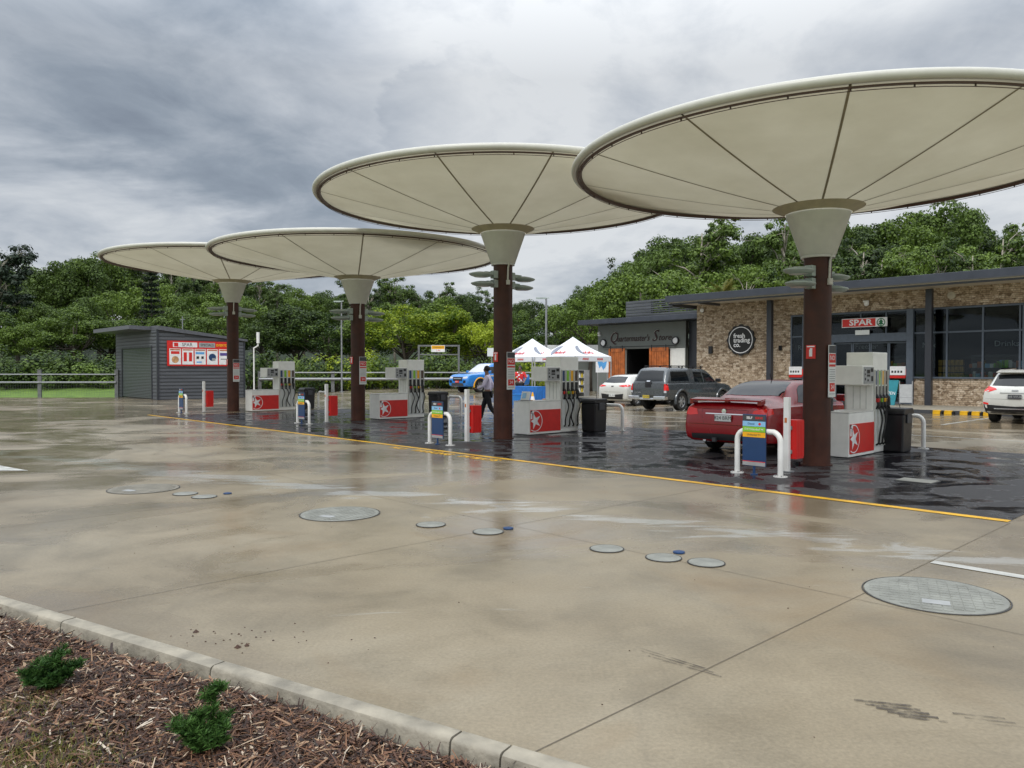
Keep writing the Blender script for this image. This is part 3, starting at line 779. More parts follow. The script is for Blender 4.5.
# hoops
def make_hoop():
    t=thing('hoop_bollard','','hoop barrier',(0,0,0),RZ,'white hoop barriers at the islands')
    r=.045; w=.38; h=.71; pts=[(-w,0,0),(-w,0,h-.16)]
    for k in range(1,7): a=PI-k*PI/12; pts.append((-w+.16+.16*math.cos(a),0,h-.16+.16*math.sin(a)))
    for k in range(1,7): a=PI/2-k*PI/12; pts.append((w-.16+.16*math.cos(a),0,h-.16+.16*math.sin(a)))
    pts.append((w,0,0)); b=MB(); b.tube(pts,r,14); b.obj('hoop','white',t,smooth=True)
    for x in (-w,w):
        b=MB(); b.lathe([(.11,0),(.11,.012),(.05,.014)],20,(x,0,0)); f=b.obj('foot_plate','white',t)
        b=MB()
        for a in range(4): b.lathe([(.001,.03),(.012,.03),(.012,.012)],6,(x+.08*math.cos(a*PI/2+.7),.08*math.sin(a*PI/2+.7),0))
        b.obj('anchor_bolt','galv',f)
    return t
hp=make_hoop(); hp.location=atcol(0,-.03,-2.0); 
hl=['nearest hoop barrier, in front of the red sedan','hoop barrier in front of the tall second canopy','hoop barrier in front of the third canopy','hoop barrier in front of the farthest canopy']
hl2=['hoop barrier behind the nearest pump, on the shop side','hoop barrier between the second bin and the parked cars','hoop barrier behind the third pump near the walking man','hoop barrier behind the farthest pump']
hp['label']=hl[0]
for i in (1,2,3): dup(hp,atcol(i,.15,-2.1),RZ,hl[i])
for i in range(4): dup(hp,atcol(i,.15 if i else -.05,4.05 if i else 4.35),RZ,hl2[i])
# price signs attached on front of hoop
def make_sign():
    t=thing('price_sign','','price sign',(0,0,0),RZ,'blue fuel grade signs on the hoops')
    b=MB(); b.box(-.205,.205,-.075,-.05,.14,.98); b.obj('panel','navy',t,bevel=.004)
    for (z0,z1,m_,nm) in ((.875,.965,'darkgrey','header'),(.785,.868,'skyblue','blue_band'),(.695,.780,'green','green_band'),(.610,.690,'orange','orange_band'),(.15,.21,'panelgrey','footer'),(.211,.222,'red','red_stripe')):
        b=MB(); b.box(-.2,.2,-.078,-.0755,z0,z1); bb_=b.obj(nm,m_,t)
        tx={'header':None,'blue_band':('Diesel','navy'),'green_band':('E10 Unleaded 94','txtwhite'),'orange_band':('Unleaded 91','darkgrey')}.get(nm)
        if nm=='header':
            text('SELF',bb_,(-.08,-.0795,.92),.055,'txtwhite','-y',.0008,bold=.001); text('SERVE',bb_,(.09,-.0795,.92),.05,'red','-y',.0008,bold=.001)
        elif tx:
            text(tx[0],bb_,(0 if tx[0]!='Diesel' else -.05,-.0795,(z0+z1)/2),.048,tx[1],'-y',.0008)
            if tx[0]=='Diesel':
                q=MB(); q.lathe([(.001,0),(.022,0)],12,(.10,-.0793,(z0+z1)/2),axis='y'); q.obj('red_dot','red',bb_)
    b=MB(); b.tube([(0,-.063,.0),(0,-.063,.14)],.022,10); b.tube([(0,-.063,.0),(0,-.063,.02)],.06,14); b.obj('stand','navy',t)
    return t
sg=make_sign(); sg.location=atcol(0,-.07,-2.0); sl=['nearest blue price sign with coloured bands, in front of the red sedan','blue price sign on the hoop before the second canopy','blue price sign before the third canopy','farthest blue price sign, near the shed']
sg['label']=sl[0]
for i in (1,2,3): dup(sg,atcol(i,.15,-2.1),RZ,sl[i])
# posts with red box
def make_post():
    t=thing('call_post','','post',(0,0,0),RZ,'thin white posts with red boxes')
    b=MB(); b.box(-.045,.045,-.045,.045,0,1.24); b.obj('post','white',t,bevel=.008)
    b=MB(); b.box(-.09,.09,-.09,.09,0,.015); b.obj('base_plate','galv',t)
    b=MB(); b.box(-.02,.02,-.05,-.045,.82,.90); b.obj('button_plate','timber',t)
    b=MB(); n=6
    b.box(-.11,.13,.07,.33,.21,.86)
    for k in range(5): b.box(.131,.136,.09+k*.055,.115+k*.055,.24,.84)
    b.obj('red_box','redbox',t,bevel=.008)
    b=MB(); b.box(-.02,.06,.045,.07,.3,.36); b.box(-.02,.06,.045,.07,.7,.76); b.obj('mounting_bracket','galv',t)
    return t
ps=make_post(); ps.location=atcol(0,.10,-1.3); pl=['thin white post with red box beside the nearest column','thin white post with red box left of the walking man','thin white post with red box at the third canopy','thin white post with red box in front of the grey shed']
ps['label']=pl[0]
for i in (1,2,3): dup(ps,atcol(i,.10,-1.25),RZ,pl[i])
# brochure holder on pump lids
t=thing('leaflet_holder','small clear and black leaflet holder on the nearest pump cabinet','leaflet holder',locs[0]+Vector((0,.35,.884)),RZ)
b=MB(); b.box(-.12,.12,-.06,.10,0,.012); b.obj('base','black',t); b=MB(); b.add([(-.1,0,.012),(.1,0,.012),(.1,.06,.24),(-.1,.06,.24)],[(0,1,2,3)]); b.obj('leaflet','plate',t); b=MB(); b.box(-.11,-.1,-.01,.07,.012,.25); b.box(.1,.11,-.01,.07,.012,.25); b.box(-.11,.11,.066,.07,.012,.25); b.obj('holder','black',t)
t=thing('leaflet_holder','upright white and blue leaflet holder on the second pump cabinet','leaflet holder',locs[1]+Vector((.1,.3,.884)),RZ)
b=MB(); b.box(-.2,.2,-.06,.10,0,.012); b.obj('base','black',t); b=MB(); b.add([(-.17,0,.012),(.17,0,.012),(.17,.06,.24),(-.17,.06,.24)],[(0,1,2,3)]); b.obj('leaflet','plate',t)
b=MB(); b.add([(-.12,-.003,.06),(.02,-.003,.06),(.02,.04,.2),(-.12,.04,.2)],[(0,1,2,3)]); b.obj('picture','skyblue',t)
#@@PART2
# ================================================================ shop
def siding(b,y,x0,x1,z0,z1,step=.16,d=.022,axis='y',top=None):
    z=z0
    while z<z1-.01:
        zt=min(z+step,z1); xa,xb_=x0,x1
        if top:  # top(x) gives roof height; clip rows
            xb_=x0
            for k in range(41):
                xx=x0+(x1-x0)*k/40
                if top(xx)>=zt: xb_=xx
            if xb_-xa<.05: break
        if axis=='y': b.add([(xa,y-d,z),(xb_,y-d,z),(xb_,y,zt),(xa,y,zt),(xa,y,z),(xb_,y,z)],[(0,1,2,3),(0,4,5,1)])
        else: b.add([(y+d,xa,z),(y+d,xb_,z),(y,xb_,zt),(y,xa,zt),(y,xa,z),(y,xb_,z)],[(0,1,2,3),(0,4,5,1)])
        z=zt
sheetw=MB(); q=uvrect(-16,24,18.9,36)
b=MB(); b.add([(p.x,p.y,.0) for p in q]+[(p.x,p.y,.15) for p in q],[(4,5,6,7),(0,1,5,4),(1,2,6,5),(2,3,7,6),(3,0,4,7)])
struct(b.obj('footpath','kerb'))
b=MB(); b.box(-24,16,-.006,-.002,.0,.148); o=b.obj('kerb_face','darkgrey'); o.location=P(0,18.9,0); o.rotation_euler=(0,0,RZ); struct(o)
S=thing('shop_building','long single storey shop clad in tan split stone with a dark flat roof','shop',P(0,23.5,.15),RZ)
def part(nm,m,par,boxes,bevel=0,**k):
    b=MB()
    for x in boxes: b.box(*x)
    return b.obj(nm,m,par,bevel=bevel,**k)
w=part('wall','stone',S,[(-17.86,-12.35,0,.3,0,5.15),(-12.35,-2.1,.01,.3,4.31,5.15),(-6.5,-2.1,.01,.3,0,1.17),(-2.1,13,0,.3,0,5.15),(-17.86,-17.56,.3,12,0,5.15),(12.7,13,.3,12,0,5.15)])
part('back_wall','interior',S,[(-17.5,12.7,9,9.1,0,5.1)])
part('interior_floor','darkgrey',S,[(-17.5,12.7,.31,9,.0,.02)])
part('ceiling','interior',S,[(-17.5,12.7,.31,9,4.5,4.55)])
rf=part('roof','roofdark',S,[(-18.5,14,-2.1,12.5,5.22,5.56)],bevel=.01)
part('gutter_line','darkgrey',rf,[(-18.5,14,-2.13,-2.105,5.20,5.25)])
part('soffit','soffit',S,[(-18.3,13.9,-2.0,12.2,5.155,5.215)])
part('soffit_batten','darkgrey',S,[(-18.3,13.9,-2.0,-1.85,5.08,5.15),(-18.3,-18.1,-2,4,4.98,5.15),(-16.5,-16.38,-2,-.05,5.03,5.15)])
for x in (-13.15,-5.68,1.8,9.5): part('column','post',S,[(x-.13,x+.13,-.75,-.5,0,5.08)],bevel=.01)
fr=[( -12.35,-12.27,-.03,.08,0,4.3),(-11.74,-11.66,-.03,.08,0,4.3),(-12.27,-10.35,-.03,.08,4.22,4.3),(-12.27,-10.35,-.03,.08,3.18,3.25),(-12.27,-10.35,-.03,.08,1.1,1.17)]
part('window_frame','framegrey',S,fr)
pf=part('entrance_portal','framegrey',S,[(-10.35,-6.79,-.14,.1,2.87,3.25),(-10.35,-10.1,-.12,.1,0,2.86),(-6.78,-6.5,-.16,.12,0,4.3),(-10.35,-10.27,-.03,.08,3.25,4.3),(-8.9,-8.84,-.03,.08,3.25,4.3),(-7.75,-7.69,-.03,.08,3.25,4.3),(-10.27,-6.79,-.03,.08,4.22,4.3)])
for x0 in (-10.08,-9.25,-8.42,-7.6):
    d=part('sliding_door','framegrey',S,[(x0,x0+.06,0,.05,.0,2.85),(x0+.76,x0+.81,0,.05,.0,2.85),(x0+.06,x0+.76,0,.05,2.78,2.85),(x0+.06,x0+.76,0,.05,0,.1)])
    part('pane','glass',d,[(x0+.06,x0+.76,.02,.028,.1,2.78)])
fr=[]
for x in (-5.16,-3.77,-2.42): fr.append((x-.035,x+.035,-.03,.08,1.25,4.22))
fr+=[(-6.5,-2.1,-.03,.08,4.22,4.3),(-6.5,-2.1,-.032,.08,3.17,3.24),(-6.5,-2.1,-.06,.09,1.17,1.25),(-2.32,-2.1,-.1,.09,1.25,4.22)]
part('window_frame','framegrey',S,fr)
for (a,c) in ((-6.5,-5.195),(-5.125,-3.805),(-3.735,-2.455)):
    part('pane','glass',S,[(a,c,.02,.028,1.25,3.17),(a,c,.02,.028,3.24,4.22)])
part('pane','glass',S,[(-12.27,-11.74,.02,.028,1.17,3.18),(-11.66,-10.35,.02,.028,1.17,3.18),(-12.27,-11.74,.02,.028,3.25,4.22),(-11.66,-10.35,.02,.028,3.25,4.22),(-10.27,-8.9,.02,.028,3.25,4.22),(-8.84,-7.75,.02,.028,3.25,4.22),(-7.69,-6.79,.02,.028,3.25,4.22)])
part('pane','glass',S,[(-12.27,-11.74,.02,.028,.0,1.1),(-11.66,-10.35,.02,.028,0,1.1)])
# window interior lettering
for s,x in (('Freezer',-8.75),('Milk',-6.0),('Drinks',-2.98),('Refrigerated',-11.3)): text(s,S,(x,.34,2.66),.34,'panelgrey','-y',.002)
# wall lights, camera, badge
part('wall_lamp','black',S,[(-17.05,-16.83,-.12,-.002,2.45,2.85)],bevel=.01)
part('wall_lamp','black',S,[(-12.95,-12.8,-.10,-.002,2.55,2.8)],bevel=.01)
b=MB(); b.lathe([(.001,-.06),(.10,-.05),(.12,0)],18,(-8.6,-.05,4.66),axis='y'); b.box(-8.72,-8.48,-.16,-.05,4.72,4.80); b.obj('security_camera','txtwhite',S,smooth=True)
b=MB(); b.lathe([(.001,-.10),(.10,-.05),(.12,0)],18,(-17.5,-.05,4.85),axis='y'); b.obj('security_camera','txtwhite',S,smooth=True)
b=MB(); b.lathe([(.001,-.04),(.15,-.03),(.17,0)],24,(-5.0,-.01,4.8),axis='y'); b.obj('wall_light','soffit',S,smooth=True)
# round scalloped badge
bd=thing('round_shop_sign','round black scalloped sign with white ring and words on the stone wall','shop sign',P(15.1,23.5,.15),RZ)
b=MB(); pts=[]
for k in range(96):
    a=2*PI*k/96; r_=.80+.035*math.cos(a*12); pts.append((r_*math.cos(a),3.14+r_*math.sin(a)))
b.prism(pts,-.10,-.01,'y'); b.obj('sign_disc','txtblack',bd)
b=MB(); b.lathe([(.66,-.105),(.70,-.105)],64,(0,0,3.14),axis='y'); b.obj('white_ring','txtwhite',bd)
for s,z in (('fresh',3.36),('trading',3.12),('co.',2.88)): text(s,bd,(-.42 ,-.106,z),.34,'txtwhite','-y',.002,align='LEFT',bold=.008)
# store sign
sp=thing('supermarket_sign','red and white sign above the shop entrance','shop sign',P(8.7,23.5,.15),RZ)
b=MB(); b.box(-.98,1.1,-.22,-.16,3.56,3.98); b.obj('white_backing','txtwhite',sp,bevel=.005)
b=MB(); b.box(-.95,.58,-.226,-.221,3.59,3.95); b.obj('red_field','red',sp)
text('SPAR',sp,(-.10,-.228,3.77),.38,'txtwhite','-y',.002,bold=.010,sx=1.25)
b=MB(); b.lathe([(.15,-.226),(.19,-.226)],40,(.83,0,3.75),axis='y')
b.add([(.83,-.227,3.90),(.72,-.227,3.76),(.94,-.227,3.76)],[(0,1,2)]); b.add([(.83,-.228,3.82),(.70,-.228,3.65),(.96,-.228,3.65)],[(0,1,2)]); b.box(.81,.85,-.228,-.226,3.58,3.65); b.obj('tree_emblem','green2',sp)
b=MB(); b.box(-.35,.3,-.2,-.18,3.18+.02,3.42); tag(b.obj('hours_notice','plate'),'small white notice below the red sign over the doors','notice').location=P(8.7,23.5,.15); bpy.data.objects['hours_notice'].rotation_euler=(0,0,RZ)
# stock seen through windows
def shop_thing(nm,lb,cat,x,y,z=.17):
    return thing(nm,lb,cat,P(-x,23.5+y,z),RZ)
t=shop_thing('product_display','stack of gold packs behind the shop window','display',-5.25,.8)
for i in range(6):
    for j in range(3):
        part('gold_pack','gold',t,[(-.5+i*.17,-.35+i*.17,0,.2,1.15+j*.29,1.40+j*.29)],bevel=.01)
for i,(x,m_) in enumerate(((-3.9,'darkgrey'),(-2.9,'darkgrey'),(-7.9,'darkgrey'),(-11.4,'darkgrey'),(4.2,'darkgrey'))):
    t=shop_thing('shop_shelf',['shelf of goods behind the middle window pane','shelf of goods behind the window over the white car','shelf of goods inside the glass doors','shelf of goods behind the window left of the doors','shelf of goods at the far right of the shop'][i],'shelf',x,.9)
    part('shelf_frame',m_,t,[(-.7,.7,0,.5,0,.1),(-.7,.7,.45,.5,0,2.2)]+[(-.7,.7,0,.44,z,z+.03) for z in (.6,1.1,1.6,2.1)])
    rn=random.Random(i)
    for z in (.63,1.13,1.63):
        x_=-.65
        while x_<.6:
            w_=rn.uniform(.08,.2); part('goods',rn.choice(['red','panelgrey','gold','skyblue','green','plate','timber']),t,[(x_,x_+w_-.01,.05,.3,z,z+rn.uniform(.15,.36))]); x_+=w_
for x,lb in ((-11.99,'white and red notice in the window left of the doors'),(-7.1,'white and red ice chest sign right of the doors')):
    t=thing('window_notice',lb,'notice',P(-x,23.5,.15),RZ)
    part('white_panel','txtwhite',t,[(-.42,.26,-.06,-.04,1.32,1.72)]); part('red_strip','red',t,[(.265,.44,-.06,-.04,1.25,1.6),(-.42,.26,-.06,-.04,1.18,1.30)])
    part('mark','txtblack',t,[(-.35+k*.13,-.27+k*.13,-.063,-.061,1.42,1.52) for k in range(4)])
# A-frame boards
t=thing('pavement_sign','teal folding board with white marks outside the shop doors','A-frame sign',P(6.98,22.3,.15),RZ-.25)
b=MB(); b.add([(-.3,-.3,0),(.3,-.3,0),(.3,0,1.1),(-.3,0,1.1),(-.3,-.27,0),(.3,-.27,0),(.3,.03,1.1),(-.3,.03,1.1)],[(0,1,2,3),(4,5,6,7),(0,1,5,4),(1,2,6,5),(2,3,7,6),(3,0,4,7)]); pn=b.obj('front_board','teal',t)
b=MB(); b.tube([(-.28,.35,0),(-.28,.03,1.08)],.015,6); b.tube([(.28,.35,0),(.28,.03,1.08)],.015,6); b.tube([(-.28,.2,.5),(.28,.2,.5)],.012,6); b.obj('rear_leg','galv',t)
o=text('OPEN',t,(0,-.185,.55),.2,'txtwhite','-y',.001); o.rotation_euler=(R(90-15.2),R(0),0); o.location=(0,-.168,.52)
t=thing('pavement_sign','grey metal folding board frame beside the teal board','A-frame sign',P(6.45,22.4,.15),RZ+.35)
b=MB()
for x in (-.25,.25): b.tube([(x,-.3,0),(x,0,1.05),(x,.3,0)],.018,6)
b.tube([(-.25,-.2,.35),(.25,-.2,.35)],.015,6); b.obj('frame','galv',t); b=MB(); b.add([(-.24,-.27,.12),(.24,-.27,.12),(.24,-.04,.92),(-.24,-.04,.92)],[(0,1,2,3)]); b.obj('panel','panelgrey',t)
# yellow wheel stops along the kerb
for i,u in enumerate((5.60,4.02,3.62,3.08,2.68,2.30)):
    t=thing('kerb_marker_block','yellow block on the shop kerb, '+['leftmost of the row','second from the left','third from the left','fourth from the left','fifth from the left','rightmost, beside the white car'][i],'kerb block',P(u,18.78,0),RZ,'yellow blocks along the shop kerb')
    b=MB(); b.prism([(-.135,0),(.135,0),(.125,.155),(-.125,.155)],-.10,.10,'y'); b.obj('block','yellowpaint' if i else 'yellowpaint',t,bevel=.01)
    part('dark_stripe','black',t,[(.142,.20,-.10,.10,0.0,.12)])
# ================================================================ second store
Q=thing('grey_store_building','small grey store with orange barn doors and script sign','shop',P(0,26,.15),RZ)
part('wall','qmgrey',Q,[(-27.15,-20.25,0,.25,2.9,4.5),(-27.15,-26.1,0,.25,0,2.9),(-20.3,-20.25,-.03,.25,0,4.5),(-27.15,-26.9,.25,7,0,4.5)])
part('white_wall_panel','whitec',Q,[(-21.4,-20.32,.02,.2,0,2.88)]); part('white_wall_panel','whitec',Q,[(-26.1,-24.9,.05,.2,0,2.88)])
part('dark_side_wall','post',Q,[(-20.24,-17.88,.3,.5,0,4.5)])
part('interior','interior',Q,[(-24.9,-20.3,5,5.1,0,3),(-24.9,-24.8,.3,5,0,3),(-21.4,-21.3,.3,5,0,3)])
part('counter','panelgrey',Q,[(-24.6,-23.6,3.5,4.2,0,1.0)],bevel=.01)
part('menu_screen','plate',Q,[(-24.5,-23.4,4.8,4.9,1.9,2.3)])
for x0,x1 in ((-26.12,-24.79),(-22.85,-21.42)):
    d=part('barn_door','timber',Q,[(x0+k*(x1-x0)/8+.012,x0+(k+1)*(x1-x0)/8-.012,-.12,-.07,.05,2.95) for k in range(8)])
    part('door_rail','timber',d,[(x0,x1,-.15,-.121,.1,.28),(x0,x1,-.15,-.121,2.72,2.9),(x0,x0+.14,-.15,-.121,.28,2.72),(x1-.14,x1,-.15,-.121,.28,2.72)])
    part('hanger','black',d,[(x0+.15,x0+.2,-.17,-.15,2.75,3.12),(x1-.2,x1-.15,-.17,-.15,2.75,3.12)])
part('door_track','black',Q,[(-26.6,-20.9,-.16,-.13,3.02,3.07)])
part('roof','roofdark',Q,[(-27.8,-18.6,-1.3,7.4,4.52,4.82)],bevel=.01)
sc=[( -25.3,-19.3,.6,.7,4.83,4.9)]
for k in range(8):
    z=4.95+k*.135
    sc.append((-25.3,-23.3,.62,.66,z,z+.125)); sc.append((-23.3,-19.3,.62,.66,z,z+(.125 if k<1 or k>6 else .075)))
for x in (-25.3,-23.3,-22,-20.7,-19.4): sc.append((x,x+.06,.67,.73,4.83,6.03))
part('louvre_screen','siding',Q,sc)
for x in (-26.62,-20.95):
    b=MB(); b.lathe([(.001,-.03),(.17,-.03),(.19,-.01)],24,(x,-.1,3.34),axis='y'); b.lathe([(.20,-.05),(.24,-.05),(.24,.08),(.20,.08),(.20,-.05)],24,(x,-.1,3.34),axis='y',mi=1)
    b.obj('round_light_box',['txtwhite','black'],Q)
b=MB(); b.lathe([(.001,-.14),(.08,-.10),(.1,0)],14,(-27.0,-.03,4.0),axis='y'); b.box(-27.1,-26.9,-.1,-.0,3.8,3.9); b.obj('security_camera','txtwhite',Q,smooth=True)
M['scriptbrown']=mat('script_brown',(.035,.009,.008),.5)
M['scriptlight']=mat('script_light',(.55,.52,.46),.5)
for body,xc,zc_,sz,wd in (("Q",-25.82,3.64,1.0,.62),("uartermaster's",-24.22,3.56,.56,2.55),("S",-22.55,3.66,1.0,.55),("tore",-21.78,3.56,.56,.92)):
    for dx,dy,m_,ex in ((-.03,-.020,'scriptlight',.004),(0,-.045,'scriptbrown',.006)):
        if dx and len(body)>1: continue
        o=text(body,Q,(xc+dx,dy,zc_+(.02 if dx else 0)),sz,m_,'-y',ex,shear=.35); o.scale=(wd/textw(o),1,1)
# low building behind tents
Wb=thing('white_roofed_outbuilding','low pale outbuilding behind the white tents','outbuilding',(6.2,62,0.0),0)
part('wall','qmgrey',Wb,[(-4,3,0,4,0,3.2)]); part('roof','tentfab',Wb,[(-4.3,3.3,-.4,4.4,3.2,3.7)])
# stand of bottles
t=thing('display_rack','grey rack with white bottles in front of the grey store','rack',P(25.6,22.6,0),RZ)
part('rack_frame','panelgrey',t,[(-.45,-.42,-.25,.25,0,1.7),(.42,.45,-.25,.25,0,1.7),(-.45,.45,.22,.25,0,1.7)]+[(-.42,.42,-.25,.22,z,z+.03) for z in (.3,.75,1.2,1.67)])
for z in (.33,.78,1.23):
    for k in range(4):
        b=MB(); b.lathe([(.001,0),(.07,0),(.07,.22),(.03,.28),(.03,.32),(.001,.32)],10,(-.3+k*.2,-.05,z)); b.obj('bottle','txtwhite' if k%2 else 'plateyellow',t,smooth=True)
t=thing('blue_poster','white poster with blue picture on the grey store wall beside the tent','poster',P(24.2,22.9,0),RZ)
part('poster_board','txtwhite',t,[(-.5,.5,0,.03,1.55,2.4)]); b=MB(); b.prism([(-.35,2.2),(-.2,1.8),(-.05,1.95),(.1,1.7),(.3,1.9),(.4,2.25),(.1,2.15),(-.1,2.3)],-.006,-.002,'y'); b.obj('blue_picture','blueposter',t)
part('stand','alu',t,[(-.4,-.37,.03,.05,0,1.55),(.37,.4,.03,.05,0,1.55)])
# ================================================================ shed
H=thing('grey_shed','dark grey boarded shed with roller door and red poster board','shed',P(39.2,1.9,0),RZ)
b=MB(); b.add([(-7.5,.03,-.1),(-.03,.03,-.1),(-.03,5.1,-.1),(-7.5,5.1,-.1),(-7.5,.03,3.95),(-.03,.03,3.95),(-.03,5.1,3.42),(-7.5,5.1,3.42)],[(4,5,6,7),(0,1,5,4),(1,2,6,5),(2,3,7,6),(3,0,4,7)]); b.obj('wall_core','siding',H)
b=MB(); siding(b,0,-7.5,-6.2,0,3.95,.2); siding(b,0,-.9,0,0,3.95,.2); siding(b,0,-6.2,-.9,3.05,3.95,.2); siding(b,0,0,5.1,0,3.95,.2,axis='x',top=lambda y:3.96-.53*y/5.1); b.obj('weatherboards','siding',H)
part('corner_trim','post',H,[(-.06,.05,-.05,.06,0,4.0)]); part('corner_trim','post',H,[(.0,.04,5.03,5.12,0,3.42)])
part('door_frame','post',H,[(-6.32,-6.2,-.05,.0,0,3.0),(-.95,-.85,-.05,0,0,3.0),(-6.32,-.85,-.05,0,3.0,3.1)])
b=MB(); z=0.05
while z<2.98: b.add([(-6.2,.0,z),(-.95,.0,z),(-.95,-.02,z+.04),(-6.2,-.02,z+.04),(-.95,.0,z+.085),(-6.2,.0,z+.085)],[(0,1,2,3),(3,2,4,5)]); z+=.09
b.obj('roller_door','door',H)
b=MB(); b.add([(-7.9,-1.2,4.02),(-1.0,-1.2,4.02),(-1.0,-.0,4.00),(-7.9,-.0,4.00),(-7.9,-1.2,4.24),(-1.0,-1.2,4.24),(-1.0,.0,4.20),(-7.9,.0,4.20)],[(0,3,2,1),(4,5,6,7),(0,1,5,4),(1,2,6,5),(2,3,7,6),(3,0,4,7)])
b.add([(-7.7,.001,3.97),(.12,.001,3.97),(.12,5.25,3.44),(-7.7,5.25,3.44),(-7.7,.001,4.22),(.12,.001,4.22),(.12,5.25,3.56),(-7.7,5.25,3.56)],[(0,3,2,1),(4,5,6,7),(0,1,5,4),(1,2,6,5),(2,3,7,6),(3,0,4,7)]); b.obj('roof','shedroof',H)
b=MB(); b.tube([(-3,2.5,3.9),(-3,2.5,5.0)],.03,6); b.tube([(-3.4,2.5,4.8),(-2.6,2.5,4.8)],.02,6); b.obj('aerial','galv',H)
B_=thing('poster_board','wide red board with five white product posters on the shed wall','poster board',P(39.2,1.9,0),RZ)
b=MB(); b.box(.04,.08,.50,4.3,1.93,3.38); b.obj('red_board','red',B_,bevel=.005)
for k in range(5):
    y0=.62+k*.715
    pp=part('poster','txtwhite',B_,[(.081,.09,y0,y0+.64,2.02,2.93)])
    rn=random.Random(k); cm=('red','red','blueposter','navy','purple')[k]
    part('heading','timber',pp,[(.0905,.092,y0+.04,y0+.60,2.83,2.90)])
    if k==0: part('picture',cm,pp,[(.0905,.092,y0+.08,y0+.56,2.62,2.78)]); b=MB(); b.lathe([(.001,0.001),(.2,0)],20,(.0915,y0+.32,2.3),axis='x'); b.obj('food','brownfood',pp)
    if k==1: part('picture',cm,pp,[(.0905,.092,y0+.08,y0+.26,2.2,2.72),(.0905,.092,y0+.38,y0+.56,2.2,2.72)])
    if k==2: part('picture',cm,pp,[(.0905,.092,y0+.06,y0+.56,2.62,2.75),(.0905,.092,y0+.1,y0+.4,2.12,2.2)]); part('item','txtblack',pp,[(.0905,.092,y0+.1,y0+.25,2.35,2.5),(.0905,.092,y0+.38,y0+.52,2.35,2.5)])
    if k==3:
        b=MB(); b.lathe([(.001,0.001),(.22,0)],20,(.0915,y0+.32,2.45),axis='x'); b.obj('picture',cm,pp); part('item','panelgrey',pp,[(.0925,.094,y0+.3,y0+.5,2.25,2.4)])
    if k==4: part('picture',cm,pp,[(.0905,.092,y0+.06,y0+.58,2.55,2.72)]); part('item','txtblack',pp,[(.0905,.092,y0+.1,y0+.54,2.33,2.37)])
hd=part('heading_box','txtwhite',B_,[(.081,.086,.82,2.2,3.02,3.30)]); part('red_square','red',hd,[(.0865,.088,.88,1.12,3.05,3.27)])
text('SPAR',hd,(.089,1.62,3.16),.27,'darkgrey','+x',.002)
hd=part('heading_box','panelgrey',B_,[(.081,.086,2.3,3.25,3.02,3.30)]); text('SPECIALS',hd,(.089,2.78,3.16),.19,'txtblack','+x',.002)
text('EVERYDAY',B_,(.085,3.78,3.16),.19,'orange','+x',.003,bold=.006)
# ================================================================ fences, poles, gantry
def fence(name,a,bp,step,label,h=1.55,mesh=True,rails=((1.42,.07),(.92,.10)),extra=.0):
    a=Vector(a);bp=Vector(bp); L=(bp-a).length; rz=math.atan2((bp-a).y,(bp-a).x)
    t=thing(name,label,'fence',a,rz)
    n=max(1,round(L/step))
    for k in range(n+1):
        x=k*L/n; pb=MB(); w_=.11 if k%1==0 else .06
        pb.box(x-w_,x+w_,-.06,.06,-.1,h+.15); pb.box(x-w_-.015,x+w_+.015,-.075,.075,h+.15,h+.18); pb.obj('post','fencegrey',t)
    for (z,d) in rails:
        b=MB(); b.tube([(0,-.085,z),(L,-.085,z)],d/2*1.1,8) ; b.obj('rail','galv',t)
    if mesh:
        b=MB(); 
        nx_=int(L/.16)
        for k in range(nx_): b.box(k*.16,k*.16+.006,.0,.006,.05,rails[1][0])
        for z in (.1,.25,.4,.55,.7,.85): b.box(0,L,.007,.012,z,z+.006)
        b.obj('wire_mesh','fencegrey',t)
    return t
fence('rail_fence',(-54,48.5,0),(-24.9,48.5,0),4.85,'grey two rail fence with mesh along the grass left of the shed')
fence('rail_fence',(-17.2,52.5,.3),(2.5,53.5,.3),5.3,'grey two rail fence behind the pumps, right of the shed',h=1.15,rails=((1.22,.08),(.78,.16)),mesh=False)
b=MB()
def pole(name,x,y,h,lb,r=.06,arm=.5,mt='galv'):
    t=thing(name,lb,'lamp post',(x,y,ground_h(x,y)),0)
    b=MB(); b.tube([(0,0,0),(0,0,h)],[r,r*.75],10); b.obj('pole',mt,t,smooth=True)
    b=MB(); b.tube([(-arm*.6,0,h),(arm*.3,0,h+.03)],.03,6); b.box(-arm,-.0,-.09,.09,h-.04,h+.05); b.obj('lamp_head','fixture',t)
    b=MB(); b.lathe([(.16,0),(.16,.03),(.07,.04)],12); b.obj('base_plate','galv',t)
    return t
pole('lamp_post',-11.5,52.0,6.1,'slender pale lamp post between the third column and the shed')
pole('lamp_post',2.35,53,6.5,'tall grey lamp post behind the white tents, right of the second column',.09,.7)
t=thing('light_pole','short white pole with upright lamp beside the shed corner','pole',P(37.7,6.9,0),0)
b=MB(); b.tube([(0,0,0),(0,0,3.0),(.25,0,3.15),(.25,0,3.3)],.045,8); b.obj('pole','white',t,smooth=True); b=MB(); b.tube([(.25,0,3.3),(.25,0,3.95)],.09,10); b.obj('lamp','white',t,smooth=True)
t=thing('height_bar_gantry','grey steel gantry with hanging orange and white clearance sign','gantry',(-4.7,49.2,.3),0)
b=MB()
for x in (-1.25,1.3): b.box(x-.06,x+.06,-.06,.06,0,2.9)
b.box(-1.31,1.36,-.05,.05,2.9,3.0); b.box(-1.25,1.3,-.03,.03,2.35,2.42)
b.obj('frame','fencegrey',t); 
